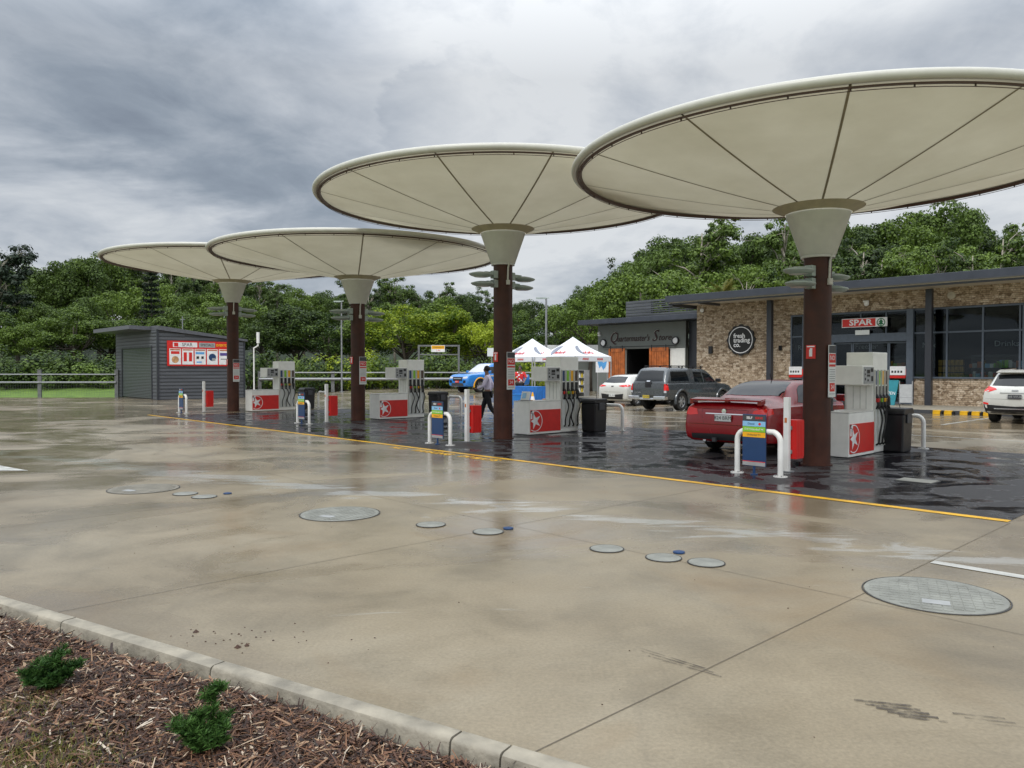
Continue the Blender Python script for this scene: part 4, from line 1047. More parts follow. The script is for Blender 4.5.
part('sign_board','txtwhite',t,[(-.45,.42,-.08,-.065,2.55,2.97)]); part('orange_band','orange',t,[(-.42,.39,-.085,-.0815,2.74,2.95)])
text('CLEARANCE',t,(0,-.088,2.845),.12,'txtblack','-y',.001); text('2.4m',t,(0,-.085,2.645),.13,'txtred','-y',.001)
# small square sign behind ute
t=thing('small_white_sign','small white square sign behind the blue ute','sign',(-1.35,50.8,.3),0); part('plate','plate',t,[(-.28,.28,-.02,.02,2.3,2.85)]); part('post','galv',t,[(-.03,.03,.021,.06,0,2.8)])
# ================================================================ tents
def tent(cx,cy,label,rzz,up):
    t=thing('pop_up_tent',label,'gazebo',(cx,cy,.0),rzz,'white pop up tents')
    h=1.5; e=2.45; ap=3.55
    b=MB(); n=8
    # four sagging roof faces
    for k in range(4):
        a0=PI/4+k*PI/2; c0=Vector((h*1.414*math.cos(a0),h*1.414*math.sin(a0),e)); a1=a0+PI/2; c1=Vector((h*1.414*math.cos(a1),h*1.414*math.sin(a1),e))
        rows=[]
        for i in range(n+1):
            s=i/n; row=[]
            for j in range(n+1):
                tt=j/n; edge=c0.lerp(c1,tt); p=Vector((0,0,ap)).lerp(edge,s); p.z-= .17*math.sin(PI*s) *(.65+.35*math.sin(PI*tt)); row.append(len(b.v)); b.v.append(tuple(p))
            rows.append(row)
        for i in range(n):
            for j in range(n): b.f.append((rows[i][j],rows[i+1][j],rows[i+1][j+1],rows[i][j+1])); b.mi.append(0)
    b.obj('roof_fabric','tentfab',t,smooth=True,fix=False)
    b=MB()
    for k in range(4):
        a0=PI/4+k*PI/2; c0=Vector((h*1.414*math.cos(a0),h*1.414*math.sin(a0),e)); a1=a0+PI/2; c1=Vector((h*1.414*math.cos(a1),h*1.414*math.sin(a1),e))
        for i in range(8):
            p,q=c0.lerp(c1,i/8),c0.lerp(c1,(i+1)/8); dz=Vector((0,0,-.28))
            b.add([p,q,q+dz,p+dz],[(0,1,2,3)])
    va=b.obj('valance','tentfab',t)
    for (sx,sy) in ((1,1),(1,-1),(-1,1),(-1,-1)):
        b=MB(); b.box(sx*h-.025,sx*h+.025,sy*h-.025,sy*h+.025,0,e-.02); b.obj('leg','alu',t)
    # printed marks on each roof face, grey swoosh and red script
    for k in range(4):
        ang=k*PI/2
        rot=Matrix.Rotation(ang,4,'Z'); g=MB(); r_=MB()
        def onroof(x,s): # s 0 apex..1 eave, face towards -y
            z=ap+(e-ap)*s-.17*math.sin(PI*s)*(.65+.35*math.sin(PI*min(1,max(0,.5+x/(2*h*max(s,.05))))))+.022
            return rot@Vector((x*1.0,-h*s-.01,z))
        for i in range(14):
            a=R(100+i*11); a2=R(100+(i+1)*11)
            w0=.26*math.sin(PI*i/14)+.01; w1=.26*math.sin(PI*(i+1)/14)+.01
            pts=[(-.15+.42*math.cos(a)*1.25,.62+.27*math.sin(a)*-1),( -.15+.42*math.cos(a2)*1.25,.62+.27*math.sin(a2)*-1)]
            g.add([onroof(pts[0][0],pts[0][1]),onroof(pts[1][0],pts[1][1]),onroof(pts[1][0]+w1,pts[1][1]+w1*.7),onroof(pts[0][0]+w0,pts[0][1]+w0*.7)],[(0,1,2,3)])
        g.obj('grey_swirl','tentgrey',t)
        for i in range(7):
            x=-.35+i*.11; s0=.70+.03*math.sin(i*2.3)
            r_.add([onroof(x,s0+.05),onroof(x+.07,s0+.04),onroof(x+.12,s0-.05),onroof(x+.05,s0-.06)],[(0,1,2,3)])
        r_.add([onroof(-.38,s0+.07),onroof(.45,s0+.07),onroof(.45,s0+.05),onroof(-.38,s0+.05)],[(0,1,2,3)])
        for i in range(5):
            for xo in (-.9,.3):
                q=[rot@Vector((xo+i*.1,-h-.012,e-.2+.03*math.sin(i*3))),rot@Vector((xo+.07+i*.1,-h-.012,e-.2)),rot@Vector((xo+.09+i*.1,-h-.012,e-.1)),rot@Vector((xo+.03+i*.1,-h-.012,e-.1))]
                r_.add(q,[(0,1,2,3)])
        r_.obj('red_print','txtred',t)
    return t
tent(3.4,43.0,'right hand white pop up tent in front of the grey store',RZ,0)
tent(1.2,45.3,'left hand white pop up tent partly behind the second column',RZ,0)
t=thing('promotion_table','folding table under a bright blue cloth beneath the tents','table',(.80,38.6,0),RZ)
b=MB(); b.box(-1.0,1.0,-.38,.38,.84,.88); b.obj('table_top','bluecloth',t)
b=MB()
def wav(x0,y0,x1,y1,n=24):
    for i in range(n):
        s0,s1=i/n,(i+1)/n; p=Vector((x0+(x1-x0)*s0,y0+(y1-y0)*s0,0)); q=Vector((x0+(x1-x0)*s1,y0+(y1-y0)*s1,0)); nn=Vector(((y1-y0),-(x1-x0),0)).normalized()
        a0,a1=nn*.03*math.sin(i*1.9),nn*.03*math.sin((i+1)*1.9)
        b.add([p+Vector((0,0,.84)),q+Vector((0,0,.84)),q+a1+Vector((0,0,.12)),p+a0+Vector((0,0,.12))],[(0,1,2,3)])
wav(-1.01,-.39,1.01,-.39); wav(1.01,-.39,1.01,.39,10); wav(1.01,.39,-1.01,.39); wav(-1.01,.39,-1.01,-.39,10); b.obj('cloth_skirt','bluecloth',t)
for x in (-.85,.85):
    for y in (-.3,.3):
        part('leg','galv',t,[(x-.015,x+.015,y-.015,y+.015,0,.84)])
def carton(x,y,z,lb,s=.3,m_='cardboard'):
    t=thing('carton',lb,'box',(x,y,z),RZ+.2); part('box_body',m_,t,[(-s/2,s/2,-s/2,s/2,0,s*.75)],bevel=.005); part('tape','soffit',t,[(-.03,.03,-s/2-.002,s/2+.002,s*.75,s*.75+.003)])
carton(1.75,37.2,0,'brown carton on the ground right of the blue table',.42); carton(2.2,37.0,0,'larger brown carton behind the second pump',.5)
t=thing('drink_tub','round blue tub in front of the blue table','tub',(.30,37.5,0),0); b=MB(); b.lathe([(.001,0),(.32,0),(.38,.5),(.40,.5),(.40,.54),(.36,.54),(.31,.04)],28); b.obj('tub_body','bluepaint',t,smooth=True); b=MB(); b.lathe([(.001,.42),(.35,.42)],20); b.obj('ice','plate',t)
t=thing('traffic_cone','small orange and white cone beside the blue table','cone',(1.0,37.4,0),0)
b=MB(); b.lathe([(.17,.03),(.11,.25)],16); b.lathe([(.075,.42),(.03,.62),(.001,.62)],16); b.box(-.2,.2,-.2,.2,0,.03); b.obj('cone_body','orange',t); b=MB(); b.lathe([(.11,.25),(.075,.42)],16); b.obj('white_band','txtwhite',t)
# ================================================================ vehicles
def catm(st,y):
    n=len(st)
    for i in range(n-1):
        if st[i][0]<=y<=st[i+1][0]: break
    p1,p2=st[i],st[i+1]; h_=p2[0]-p1[0]; s=(y-p1[0])/h_ if h_>1e-9 else 0
    out=[y]
    for k in range(1,6):
        m1=(p2[k]-st[i-1][k])/(p2[0]-st[i-1][0]) if i>0 else (p2[k]-p1[k])/h_
        m2=(st[i+2][k]-p1[k])/(st[i+2][0]-p1[0]) if i+2<n else (p2[k]-p1[k])/h_
        # limit overshoot
        d=(p2[k]-p1[k])/h_
        if d==0 or m1*d<0: m1=0
        if d==0 or m2*d<0: m2=0
        if d: m1=math.copysign(min(abs(m1),3*abs(d)),d) if m1 else 0; m2=math.copysign(min(abs(m2),3*abs(d)),d) if m2 else 0
        v=(2*s**3-3*s*s+1)*p1[k]+(s**3-2*s*s+s)*h_*m1+(-2*s**3+3*s*s)*p2[k]+(s**3-s*s)*h_*m2
        out.append(v)
    return out
class Car:
    def __init__(c,name,label,loc,rz,paint,st,wheels,rw,tw=.22,lower=None):
        c.root=thing(name,label,'car' if 'pickup' not in name and 'ute' not in name else 'pickup truck',loc,rz)
        c.L=st[-1][0]; c.paint=paint; c.rw=rw
        ys=[]
        for i in range(len(st)-1):
            k=max(1,int((st[i+1][0]-st[i][0])/.08)); k=min(k,12)
            ys+= [st[i][0]+(st[i+1][0]-st[i][0])*j/k for j in range(k)]
        ys.append(st[-1][0]); b=MB(); m=None
        for y in ys:
            _,zb,zs,zt,ws,wt=catm(st,y)
            H_=zs-zb; up=zt-zs
            half=[(0,zb),(ws*.80,zb),(ws*.95,zb+.05),(ws*.985,zb+H_*.30),(ws,zb+H_*.55),(ws*.985,zb+H_*.80),(ws*.955,zs-.02),(ws*.925,zs+.0)]
            a=Vector((ws*.925,zs)); t_=Vector((wt,zt-min(.07,up*.5)))
            for f in (.12,.5,.85): 
                q=a.lerp(t_,f); half.append((q.x+.02*math.sin(PI*f)*min(1,up*3),q.y))
            half+=[(t_.x,t_.y),(wt*.93,zt-min(.025,up*.2)),(wt*.7,zt),(0,zt+.012)]
            ring=half+[(-x,z) for x,z in reversed(half[1:-1])]
            m=len(ring)
            for x,z in ring: b.v.append((x,y,z))
        for i in range(len(ys)-1):
            for k in range(m):
                a=i*m+k; d=i*m+(k+1)%m; b.f.append((a,d,d+m,a+m)); b.mi.append(0)
        b.f.append(tuple(range(m))); b.mi.append(0); e=(len(ys)-1)*m; b.f.append(tuple(reversed([e+k for k in range(m)]))); b.mi.append(0)
        me=b.mesh('body'); 
        bm=bmesh.new(); bm.from_mesh(me); bmesh.ops.triangulate(bm,faces=[f for f in bm.faces if len(f.verts)>4]); c.bvh=BVHTree.FromBMesh(bm); bm.to_mesh(me); bm.free()
        # wheel arches
        body=bpy.data.objects.new('tmpbody',me); COL.objects.link(body)
        W_=max(s[4] for s in st); cut=MB()
        for wy in wheels:
            for s in (1,-1):
                x0,x1=sorted((s*(W_-.30),s*(W_+.2))); cut.lathe([(.001,x0),(rw+.055,x0),(rw+.055,x1),(.001,x1)],36,(0,wy,rw),axis='x')
        cm=bpy.data.objects.new('tmpcut',cut.mesh('cut')); COL.objects.link(cm)
        md=body.modifiers.new('b','BOOLEAN'); md.operation='DIFFERENCE'; md.object=cm; md.solver='EXACT'
        dg=bpy.context.evaluated_depsgraph_get(); me2=bpy.data.meshes.new_from_object(body.evaluated_get(dg))
        if len(me2.polygons)<50: me2=me
        bpy.data.objects.remove(body); bpy.data.objects.remove(cm)
        me2.name='body'; me2.materials.clear(); me2.materials.append(M[paint])
        c.body=link('body',me2,c.root,True)
        for wy in wheels:
            for s in (1,-1):
                x=s*(W_-.02-tw/2); t_=MB(); prof=[(rw*.62,-tw/2+.01),(rw*.92,-tw/2),(rw,-tw/2+.03),(rw,tw/2-.03),(rw*.92,tw/2),(rw*.62,tw/2-.01),(rw*.6,0)]
                t_.lathe(prof,32,axis='x'); wh=t_.obj('wheel','rubber',c.root,True); wh.location=(x,wy,rw)
                r_=MB(); xo=s*(tw/2-.03)
                r_.lathe([(rw*.64,xo+s*.012),(rw*.58,xo),(rw*.58,xo-s*.05)],32,axis='x')
                for k in range(6):
                    a=2*PI*k/6; d=Vector((0,math.cos(a),math.sin(a))); n_=Vector((0,-math.sin(a),math.cos(a)))
                    q=[d*.04-n_*.035,d*rw*.6-n_*.05,d*rw*.6+n_*.05,d*.04+n_*.035]
                    r_.add([p+Vector((xo,0,0)) for p in q]+[p+Vector((xo-s*.03,0,0)) for p in q],[(0,1,2,3),(0,1,5,4),(3,2,6,7)])
                r_.lathe([(.001,xo+s*.012),(.06,xo+s*.01),(.065,xo-s*.02)],16,axis='x'); r_.obj('rim','rimmetal',wh)
                k_=MB(); k_.lathe([(.001,xo-s*.055),(rw*.6,xo-s*.055)],24,axis='x'); k_.obj('brake_backing','darkgrey',wh)
    def ray(c,a,b_,face):
        L=c.L
        o,d={'rear':((a,-1,b_),(0,1,0)),'front':((a,L+1,b_),(0,-1,0)),'right':((3,a,b_),(-1,0,0)),'left':((-3,a,b_),(1,0,0)),'top':((a,b_,4),(0,0,-1))}[face]
        h=c.bvh.ray_cast(Vector(o),Vector(d))
        if h[0] is None:
            near=c.bvh.find_nearest(Vector(o)+Vector(d)*(1.0 if face in('rear','front') else 2.2)); return near[0],-Vector(d)
        n=h[1]; 
        if n.dot(Vector(d))>0: n=-n
        return h[0],n
    def patch(c,nm,m_,bot,top,face,off=.006,nu=10,nv=6,parent=None,thick=0):
        def pl(line,s):
            f=s*(len(line)-1); i=min(int(f),len(line)-2); g=f-i; return (line[i][0]*(1-g)+line[i+1][0]*g,line[i][1]*(1-g)+line[i+1][1]*g)
        b=MB(); rows=[]
        for j in range(nv+1):
            row=[]
            for i in range(nu+1):
                p,q=pl(bot,i/nu),pl(top,i/nu); f=j/nv; h,n=c.ray(p[0]*(1-f)+q[0]*f,p[1]*(1-f)+q[1]*f,face)
                row.append(len(b.v)); b.v.append(tuple(h+n*off))
            rows.append(row)
        for j in range(nv):
            for i in range(nu): b.f.append((rows[j][i],rows[j][i+1],rows[j+1][i+1],rows[j+1][i])); b.mi.append(0)
        return b.obj(nm,m_,parent or c.root,smooth=True)
    def sides(c,nm,m_,bot,top,**k):
        c.patch(nm,m_,bot,top,'right',**k); c.patch(nm,m_,bot,top,'left',**k)
    def mirrorpair(c,nm,m_,bot,top,face,**k):
        c.patch(nm,m_,bot,top,face,**k); c.patch(nm,m_,[(-a,b_) for a,b_ in bot],[(-a,b_) for a,b_ in top],face,**k)
    def mirrors(c,y,z,x,m_):
        for s in (1,-1):
            b=MB(); a0,a1=sorted((s*x,s*(x+.22))); b.box(a0,a1,y-.05,y+.08,z,z+.15); b.obj('wing_mirror',m_,c.root,bevel=.03)
    def seam(c,pts,face='right',w=.006):
        for f in (('right','left') if face=='right' else (face,)):
            b=MB(); 
            P_=[c.ray(a,z,f) for a,z in pts]
            b.tube([h+n*.001 for h,n in P_],w*.6,4,False); b.obj('panel_gap','txtblack',c.root)
    def plate(c,y,z,txt,m_='plate',w=.37,hgt=.13,tilt=0,rear=True,tm='darkgrey'):
        s=-1 if rear else 1
        b=MB(); b.box(-w/2,w/2,min(y,y+s*.012),max(y,y+s*.012),z-hgt/2,z+hgt/2); p=b.obj('number_plate',m_,c.root,bevel=.004)
        text(txt,p,(0,y+s*.0135,z),hgt*.8,tm,'-y' if rear else '+y',.001)
        return p
def interp_line(a,b_,n): return [(a[0]+(b_[0]-a[0])*i/n,a[1]+(b_[1]-a[1])*i/n) for i in range(n+1)]
# ---- red sedan
st=[(0,.36,.64,.68,.86,.76),(.02,.28,.74,.80,.905,.80),(.06,.25,.88,.96,.925,.82),(.13,.23,.95,1.03,.935,.82),(.30,.22,.965,1.055,.94,.81),(.72,.20,.965,1.08,.945,.78),(.98,.20,.97,1.13,.95,.73),(1.45,.2,.975,1.36,.95,.655),(1.85,.2,.97,1.455,.95,.615),(2.4,.2,.96,1.475,.95,.61),(2.85,.2,.95,1.44,.95,.63),(3.3,.2,.94,1.24,.95,.69),(3.75,.2,.92,1.0,.945,.78),(4.3,.2,.84,.90,.93,.76),(4.7,.22,.72,.78,.88,.70),(4.86,.28,.60,.66,.80,.62),(4.9,.36,.52,.56,.72,.55)]
def carloc(u,v): return P(u,v,.004)
c=Car('red_sedan','dark red sedan with rear spoiler stopped beside the nearest pump',carloc(2.0,.18),RZ,'redpaint',st,[1.02,3.94],.335)
c.patch('rear_window','carglass',[(-.68,1.10),(-.35,1.05),(0,1.03),(.35,1.05),(.68,1.10)],[(-.52,1.78),(-.25,1.80),(0,1.81),(.25,1.80),(.52,1.78)],'top',nu=12,nv=8)
c.patch('windscreen','carglass',[(-.60,2.93),(0,2.98),(.60,2.93)],[(-.72,3.62),(0,3.72),(.72,3.62)],'top',nu=12,nv=8)
c.sides('rear_side_window','carglass',[(1.42,1.03),(1.75,1.01),(2.18,1.0)],[(1.72,1.30),(1.9,1.37),(2.18,1.40)],nu=8)
c.sides('front_side_window','carglass',[(2.26,1.0),(2.8,1.0),(3.28,1.0)],[(2.26,1.40),(2.65,1.38),(3.05,1.22)],nu=8)
c.sides('window_trim','black',[(2.185,1.0),(2.255,1.0)],[(2.185,1.40),(2.255,1.40)],nu=1)
c.mirrorpair('tail_light','taillight',[(.60,.79),(.80,.77),(.90,.79)],[(.64,.90),(.78,.93),(.88,.93)],'rear',nu=8,nv=4)
c.patch('tail_light','taillight',[(.03,.80),(.30,.84)],[(.06,.95),(.28,.94)],'right',nu=4,nv=3); c.patch('tail_light','taillight',[(.03,.80),(.30,.84)],[(.06,.95),(.28,.94)],'left',nu=4,nv=3)
c.patch('boot_trim','chrome',[(-.42,.805),(.42,.805)],[(-.42,.825),(.42,.825)],'rear',nu=8,nv=1,off=.012)
c.patch('rear_diffuser','black',[(-.72,.30),(0,.29),(.72,.30)],[(-.74,.40),(0,.42),(.74,.40)],'rear',nu=8,nv=2,off=.012)
c.seam([(x,.905-.0*abs(x)) for x in (-.5,0,.5)],'rear'); c.seam([(x,.60) for x in (-.82,-.4,0,.4,.82)],'rear'); c.seam([(-.52,.905),(-.50,.75),(-.45,.62)],'rear'); c.seam([(.52,.905),(.50,.75),(.45,.62)],'rear')
c.seam([(1.5,.95),(1.42,.6),(1.5,.32)]); c.seam([(2.22,.96),(2.22,.3)]); c.seam([(3.25,.92),(3.3,.35)]); c.seam([(1.5,.32),(3.3,.30)])
c.plate(-.02,.735,'824 BRM')
b=MB(); b.lathe([(.001,-.02),(.05,-.018),(.055,0)],18,(0,.03,.87),axis='y'); b.obj('boot_badge','chrome',c.root)
b=MB(); b.prism([(-.03,1.075),(.24,1.115),(.26,1.135),(.0,1.105)],-.78,.78,'x'); b.prism([(.02,1.0),(.20,1.03),(.20,1.115),(.02,1.085)],-.80,-.72,'x'); b.prism([(.02,1.0),(.20,1.03),(.20,1.115),(.02,1.085)],.72,.80,'x'); b.prism([(.10,1.04),(.2,1.04),(.2,1.135),(.1,1.13)],-.04,.04,'x'); b.obj('spoiler','redpaint',c.root,bevel=.008)
b=MB(); b.tube([(-.45,.02,.27),(-.45,.25,.27)],.035,10); b.obj('exhaust_tip','chrome',c.root)
b=MB(); b.tube([(0,1.95,1.47),(0,1.85,1.62)],[.012,.006],6); b.obj('antenna','black',c.root)
b=MB(); b.tube([(-.16,-.06,.28),(-.16,.15,.30)],.02,6); b.box(-.20,-.12,-.10,-.05,.26,.34); b.obj('tow_bar','darkgrey',c.root)
c.mirrors(3.12,1.02,.90,'redpaint')
c.sides('door_handle','redpaint',[(1.6,.87),(1.78,.87)],[(1.6,.90),(1.78,.90)],off=.03,nu=2,nv=2); c.sides('door_handle','redpaint',[(2.34,.87),(2.52,.87)],[(2.34,.90),(2.52,.90)],off=.03,nu=2,nv=2)
c.mirrorpair('headlight','lampclear',[(.5,.60),(.78,.62)],[(.45,.72),(.80,.74)],'front')
b=MB(); b.box(.1,.42,.01,.03,1.10,1.105)
# yellow taxi-like small roof bag is left out: cap of fuel flap
c.patch('fuel_flap','redpaint',[(.62,.78),(.78,.78)],[(.62,.92),(.78,.92)],'right',off=.004,nu=2,nv=2)
# ---- grey pickup with canopy
st=[(0,.55,1.02,1.06,.84,.78),(.03,.48,1.12,1.18,.90,.80),(.10,.46,1.14,1.34,.91,.76),(.34,.44,1.14,1.74,.92,.695),(.5,.42,1.14,1.80,.92,.685),(1.85,.40,1.14,1.80,.92,.685),(2.1,.38,1.12,1.77,.92,.67),(3.1,.36,1.12,1.75,.92,.65),(3.5,.36,1.11,1.58,.92,.68),(4.02,.36,1.10,1.17,.92,.80),(4.7,.38,1.04,1.09,.91,.80),(5.05,.42,.92,.97,.86,.74),(5.16,.50,.78,.82,.80,.68),(5.2,.56,.70,.72,.74,.6)]
c=Car('grey_pickup','dark grey pickup with canopy and roof bars parked near the stone wall','',0,'greypaint',st,[1.12,4.22],.385,.25) if False else Car('grey_pickup','dark grey pickup with canopy and roof bars parked near the stone wall',carloc(13.0,12.5),RZ,'greypaint',st,[1.12,4.22],.385,.25)
c.patch('canopy_window','carglass',[(-.68,1.24),(0,1.22),(.68,1.24)],[(-.58,1.66),(0,1.68),(.58,1.66)],'rear',nu=10,nv=8)
c.patch('tailgate','greypaint',[(-.74,.64),(.74,.64)],[(-.76,1.12),(.76,1.12)],'rear',nu=10,nv=4,off=.014)
c.patch('handle_plate','black',[(-.14,.98),(.14,.98)],[(-.16,1.20),(.16,1.20)],'rear',nu=2,nv=3,off=.03)
c.patch('badge','chrome',[(-.08,1.20),(.08,1.20)],[(-.09,1.25),(.09,1.25)],'rear',nu=3,nv=2,off=.035)
text('NAVARA',c.root,(-.52,-.02,.76),.085,'chrome','-y',.002)
c.mirrorpair('tail_light','taillight',[(.79,.86),(.89,.86)],[(.79,1.12),(.89,1.12)],'rear',nu=3,nv=3,off=.02); c.sides('tail_light','taillight',[(.03,.86),(.16,.86)],[(.03,1.12),(.12,1.12)],nu=3,nv=3)
c.mirrorpair('reverse_light','lampclear',[(.79,.76),(.89,.76)],[(.79,.85),(.89,.85)],'rear',nu=3,nv=3,off=.02)
b=MB(); b.box(-.92,-.36,-.16,.10,.48,.63); b.box(.36,.92,-.16,.10,.48,.63); b.box(-.36,.36,-.14,.08,.46,.55); b.obj('rear_bumper','chrome',c.root,bevel=.025)
c.plate(-.155,.60,'YLW 04C','plateyellow',.34,.12)
c.sides('canopy_side_window','carglass',[(.42,1.24),(1.72,1.24)],[(.50,1.62),(1.62,1.62)],nu=8)
c.sides('rear_door_window','carglass',[(2.12,1.20),(2.78,1.18)],[(2.16,1.62),(2.78,1.60)],nu=6); c.sides('front_door_window','carglass',[(2.86,1.18),(3.74,1.18)],[(2.86,1.60),(3.36,1.50)],nu=6)
c.patch('windscreen','carglass',[(-.62,3.2),(0,3.25),(.62,3.2)],[(-.74,3.88),(0,3.95),(.74,3.88)],'top',nu=10,nv=6)
c.seam([(1.88,1.76),(1.9,1.2),(1.9,.5)],w=.014); c.seam([(2.82,1.66),(2.82,.5)]); c.seam([(3.75,1.15),(3.72,.5)]); c.seam([(.3,1.17),(1.88,1.17)],w=.01)
for s in (1,-1):   # flared arches
    for wy in (1.12,4.22):
        b=MB(); pts=[]
        for k in range(15):
            a=PI*(-.06+1.12*k/14); pts.append((s*.90,wy+.49*math.cos(a),.385+.49*math.sin(a)))
        b.tube(pts,.05,8); b.obj('wheel_arch_flare','greypaint',c.root,smooth=True)
for s in (1,-1):
    b=MB(); b.tube([(s*.56,2.2,1.80),(s*.56,3.1,1.80)],.02,6); b.tube([(s*.56,.5,1.86),(s*.56,1.8,1.86)],.022,6); b.obj('roof_rail','black',c.root)
b=MB()
for y in (.7,1.6,2.4,3.0): b.box(-.66,.66,y-.03,y+.03,1.85,1.885); b.box(-.58,-.54,y-.02,y+.02,1.74,1.85); b.box(.54,.58,y-.02,y+.02,1.74,1.85)
b.obj('roof_bar','black',c.root); c.mirrors(3.62,1.18,.92,'black')
c.mirrorpair('headlight','lampclear',[(.55,.75),(.82,.78)],[(.52,.92),(.84,.94)],'front')
c.patch('mud_flap','rubber',[(.5,.2),(.7,.2)],[(.5,.4),(.7,.4)],'right') if False else None
for s in (1,-1): part('mud_flap','rubber',c.root,[(min(s*.66,s*.9),max(s*.66,s*.9),.62,.64,.22,.55)])
# ---- white hatch
st=[(0,.40,.78,.82,.78,.66),(.04,.30,.90,.98,.86,.70),(.14,.24,.98,1.08,.89,.68),(.45,.2,1.0,1.32,.90,.62),(.75,.2,1.0,1.44,.90,.60),(1.5,.2,.98,1.49,.90,.60),(2.3,.2,.96,1.46,.90,.61),(2.9,.2,.94,1.22,.90,.66),(3.4,.2,.92,.98,.89,.74),(3.9,.22,.84,.89,.86,.70),(4.2,.28,.66,.72,.78,.62),(4.28,.36,.54,.58,.70,.5)]
c=Car('white_hatchback','small white hatchback parked left of the dark pickup',carloc(16.95,15.0),RZ,'whitepaintcar',st,[.78,3.42],.32)
c.patch('rear_window','carglass',[(-.62,1.10),(0,1.08),(.62,1.10)],[(-.52,1.37),(0,1.39),(.52,1.37)],'rear',nu=10,nv=6)
c.mirrorpair('tail_light','taillight',[(.40,.93),(.65,.90),(.86,.90)],[(.40,.96),(.65,1.0),(.84,1.02)],'rear',nu=8,nv=3)
c.sides('tail_light','taillight',[(.05,.90),(.30,.95)],[(.08,1.0),(.30,1.0)],nu=3,nv=2)
c.patch('bumper_insert','black',[(-.62,.32),(0,.32),(.62,.32)],[(-.66,.58),(0,.52),(.66,.58)],'rear',nu=8,nv=4,off=.012)
c.patch('badge','darkgrey',[(-.07,.90),(.07,.90)],[(-.07,.95),(.07,.95)],'rear',nu=2,nv=2,off=.01); c.plate(-.02,.50,'732 XKV')
c.sides('side_window','carglass',[(.75,1.04),(2.75,1.0)],[(.95,1.34),(2.35,1.33)],nu=8); c.mirrors(2.65,1.0,.86,'whitepaintcar')
c.patch('windscreen','carglass',[(-.56,2.4),(.56,2.4)],[(-.66,3.2),(.66,3.2)],'top'); c.seam([(1.6,1.0),(1.6,.3)]); c.seam([(x,.66) for x in (-.8,-.4,0,.4,.8)],'rear')
# ---- white SUV
st=[(0,.45,.82,.88,.82,.70),(.04,.36,1.0,1.08,.89,.74),(.14,.30,1.08,1.18,.905,.74),(.40,.27,1.10,1.46,.91,.68),(.62,.26,1.10,1.64,.915,.645),(1.2,.25,1.08,1.70,.92,.64),(2.4,.25,1.05,1.70,.92,.64),(2.9,.25,1.03,1.52,.92,.67),(3.5,.25,1.02,1.10,.91,.78),(4.1,.26,.96,1.01,.88,.76),(4.5,.3,.78,.84,.82,.66),(4.64,.4,.62,.66,.72,.55)]
c=Car('white_suv','white sport utility car parked at the shop kerb at far right',carloc(.40,14.4),RZ,'whitepaintcar',st,[.95,3.65],.355,.24)
c.patch('rear_window','carglass',[(-.66,1.20),(0,1.18),(.66,1.20)],[(-.57,1.54),(0,1.57),(.57,1.54)],'rear',nu=10,nv=6)
c.mirrorpair('tail_light','taillight',[(.50,1.08),(.72,1.0),(.90,1.04)],[(.54,1.12),(.72,1.17),(.86,1.20)],'rear',nu=8,nv=3); c.sides('tail_light','taillight',[(.05,1.02),(.38,1.12)],[(.10,1.17),(.38,1.15)],nu=4,nv=3)
c.patch('bumper_cladding','black',[(-.80,.34),(0,.33),(.80,.34)],[(-.86,.60),(0,.55),(.86,.60)],'rear',nu=10,nv=4,off=.012); c.patch('bumper_chrome','chrome',[(-.55,.46),(.55,.46)],[(-.57,.49),(.57,.49)],'rear',nu=8,nv=1,off=.03)
c.mirrorpair('reflector','taillight',[(.72,.60),(.86,.62)],[(.72,.65),(.86,.68)],'rear',nu=3,nv=1,off=.018); c.plate(-.02,.86,'268 WUU',w=.37,m_='darkgrey',tm='panelgrey')
c.patch('badge','chrome',[(-.09,1.02),(.09,1.02)],[(-.09,1.07),(.09,1.07)],'rear',nu=2,nv=2,off=.012); c.patch('plate_garnish','chrome',[(-.4,.955),(.4,.955)],[(-.42,.985),(.42,.985)],'rear',nu=6,nv=1,off=.012)
c.sides('side_window','carglass',[(.62,1.14),(2.95,1.10)],[(.80,1.50),(2.55,1.52)],nu=10); c.mirrors(2.95,1.1,.9,'whitepaintcar')
c.sides('arch_cladding','black',[(.35,.30),(.45,.30)],[(.40,.55),(.55,.60)],nu=2) ; c.sides('sill_cladding','black',[(1.4,.30),(3.2,.30)],[(1.4,.42),(3.2,.42)],nu=6)
b=MB(); b.prism([(.35,1.60),(.75,1.68),(.75,1.71),(.33,1.635)],-.6,.6,'x'); b.obj('roof_spoiler','whitepaintcar',c.root,bevel=.01)
c.seam([(x,.78) for x in (-.8,-.4,0,.4,.8)],'rear'); c.patch('windscreen','carglass',[(-.6,2.55),(.6,2.55)],[(-.7,3.35),(.7,3.35)],'top')
for s in (1,-1):
    b=MB(); b.tube([(s*.58,1.0,1.70),(s*.58,2.5,1.74)],.018,6); b.obj('roof_rail','chrome',c.root)
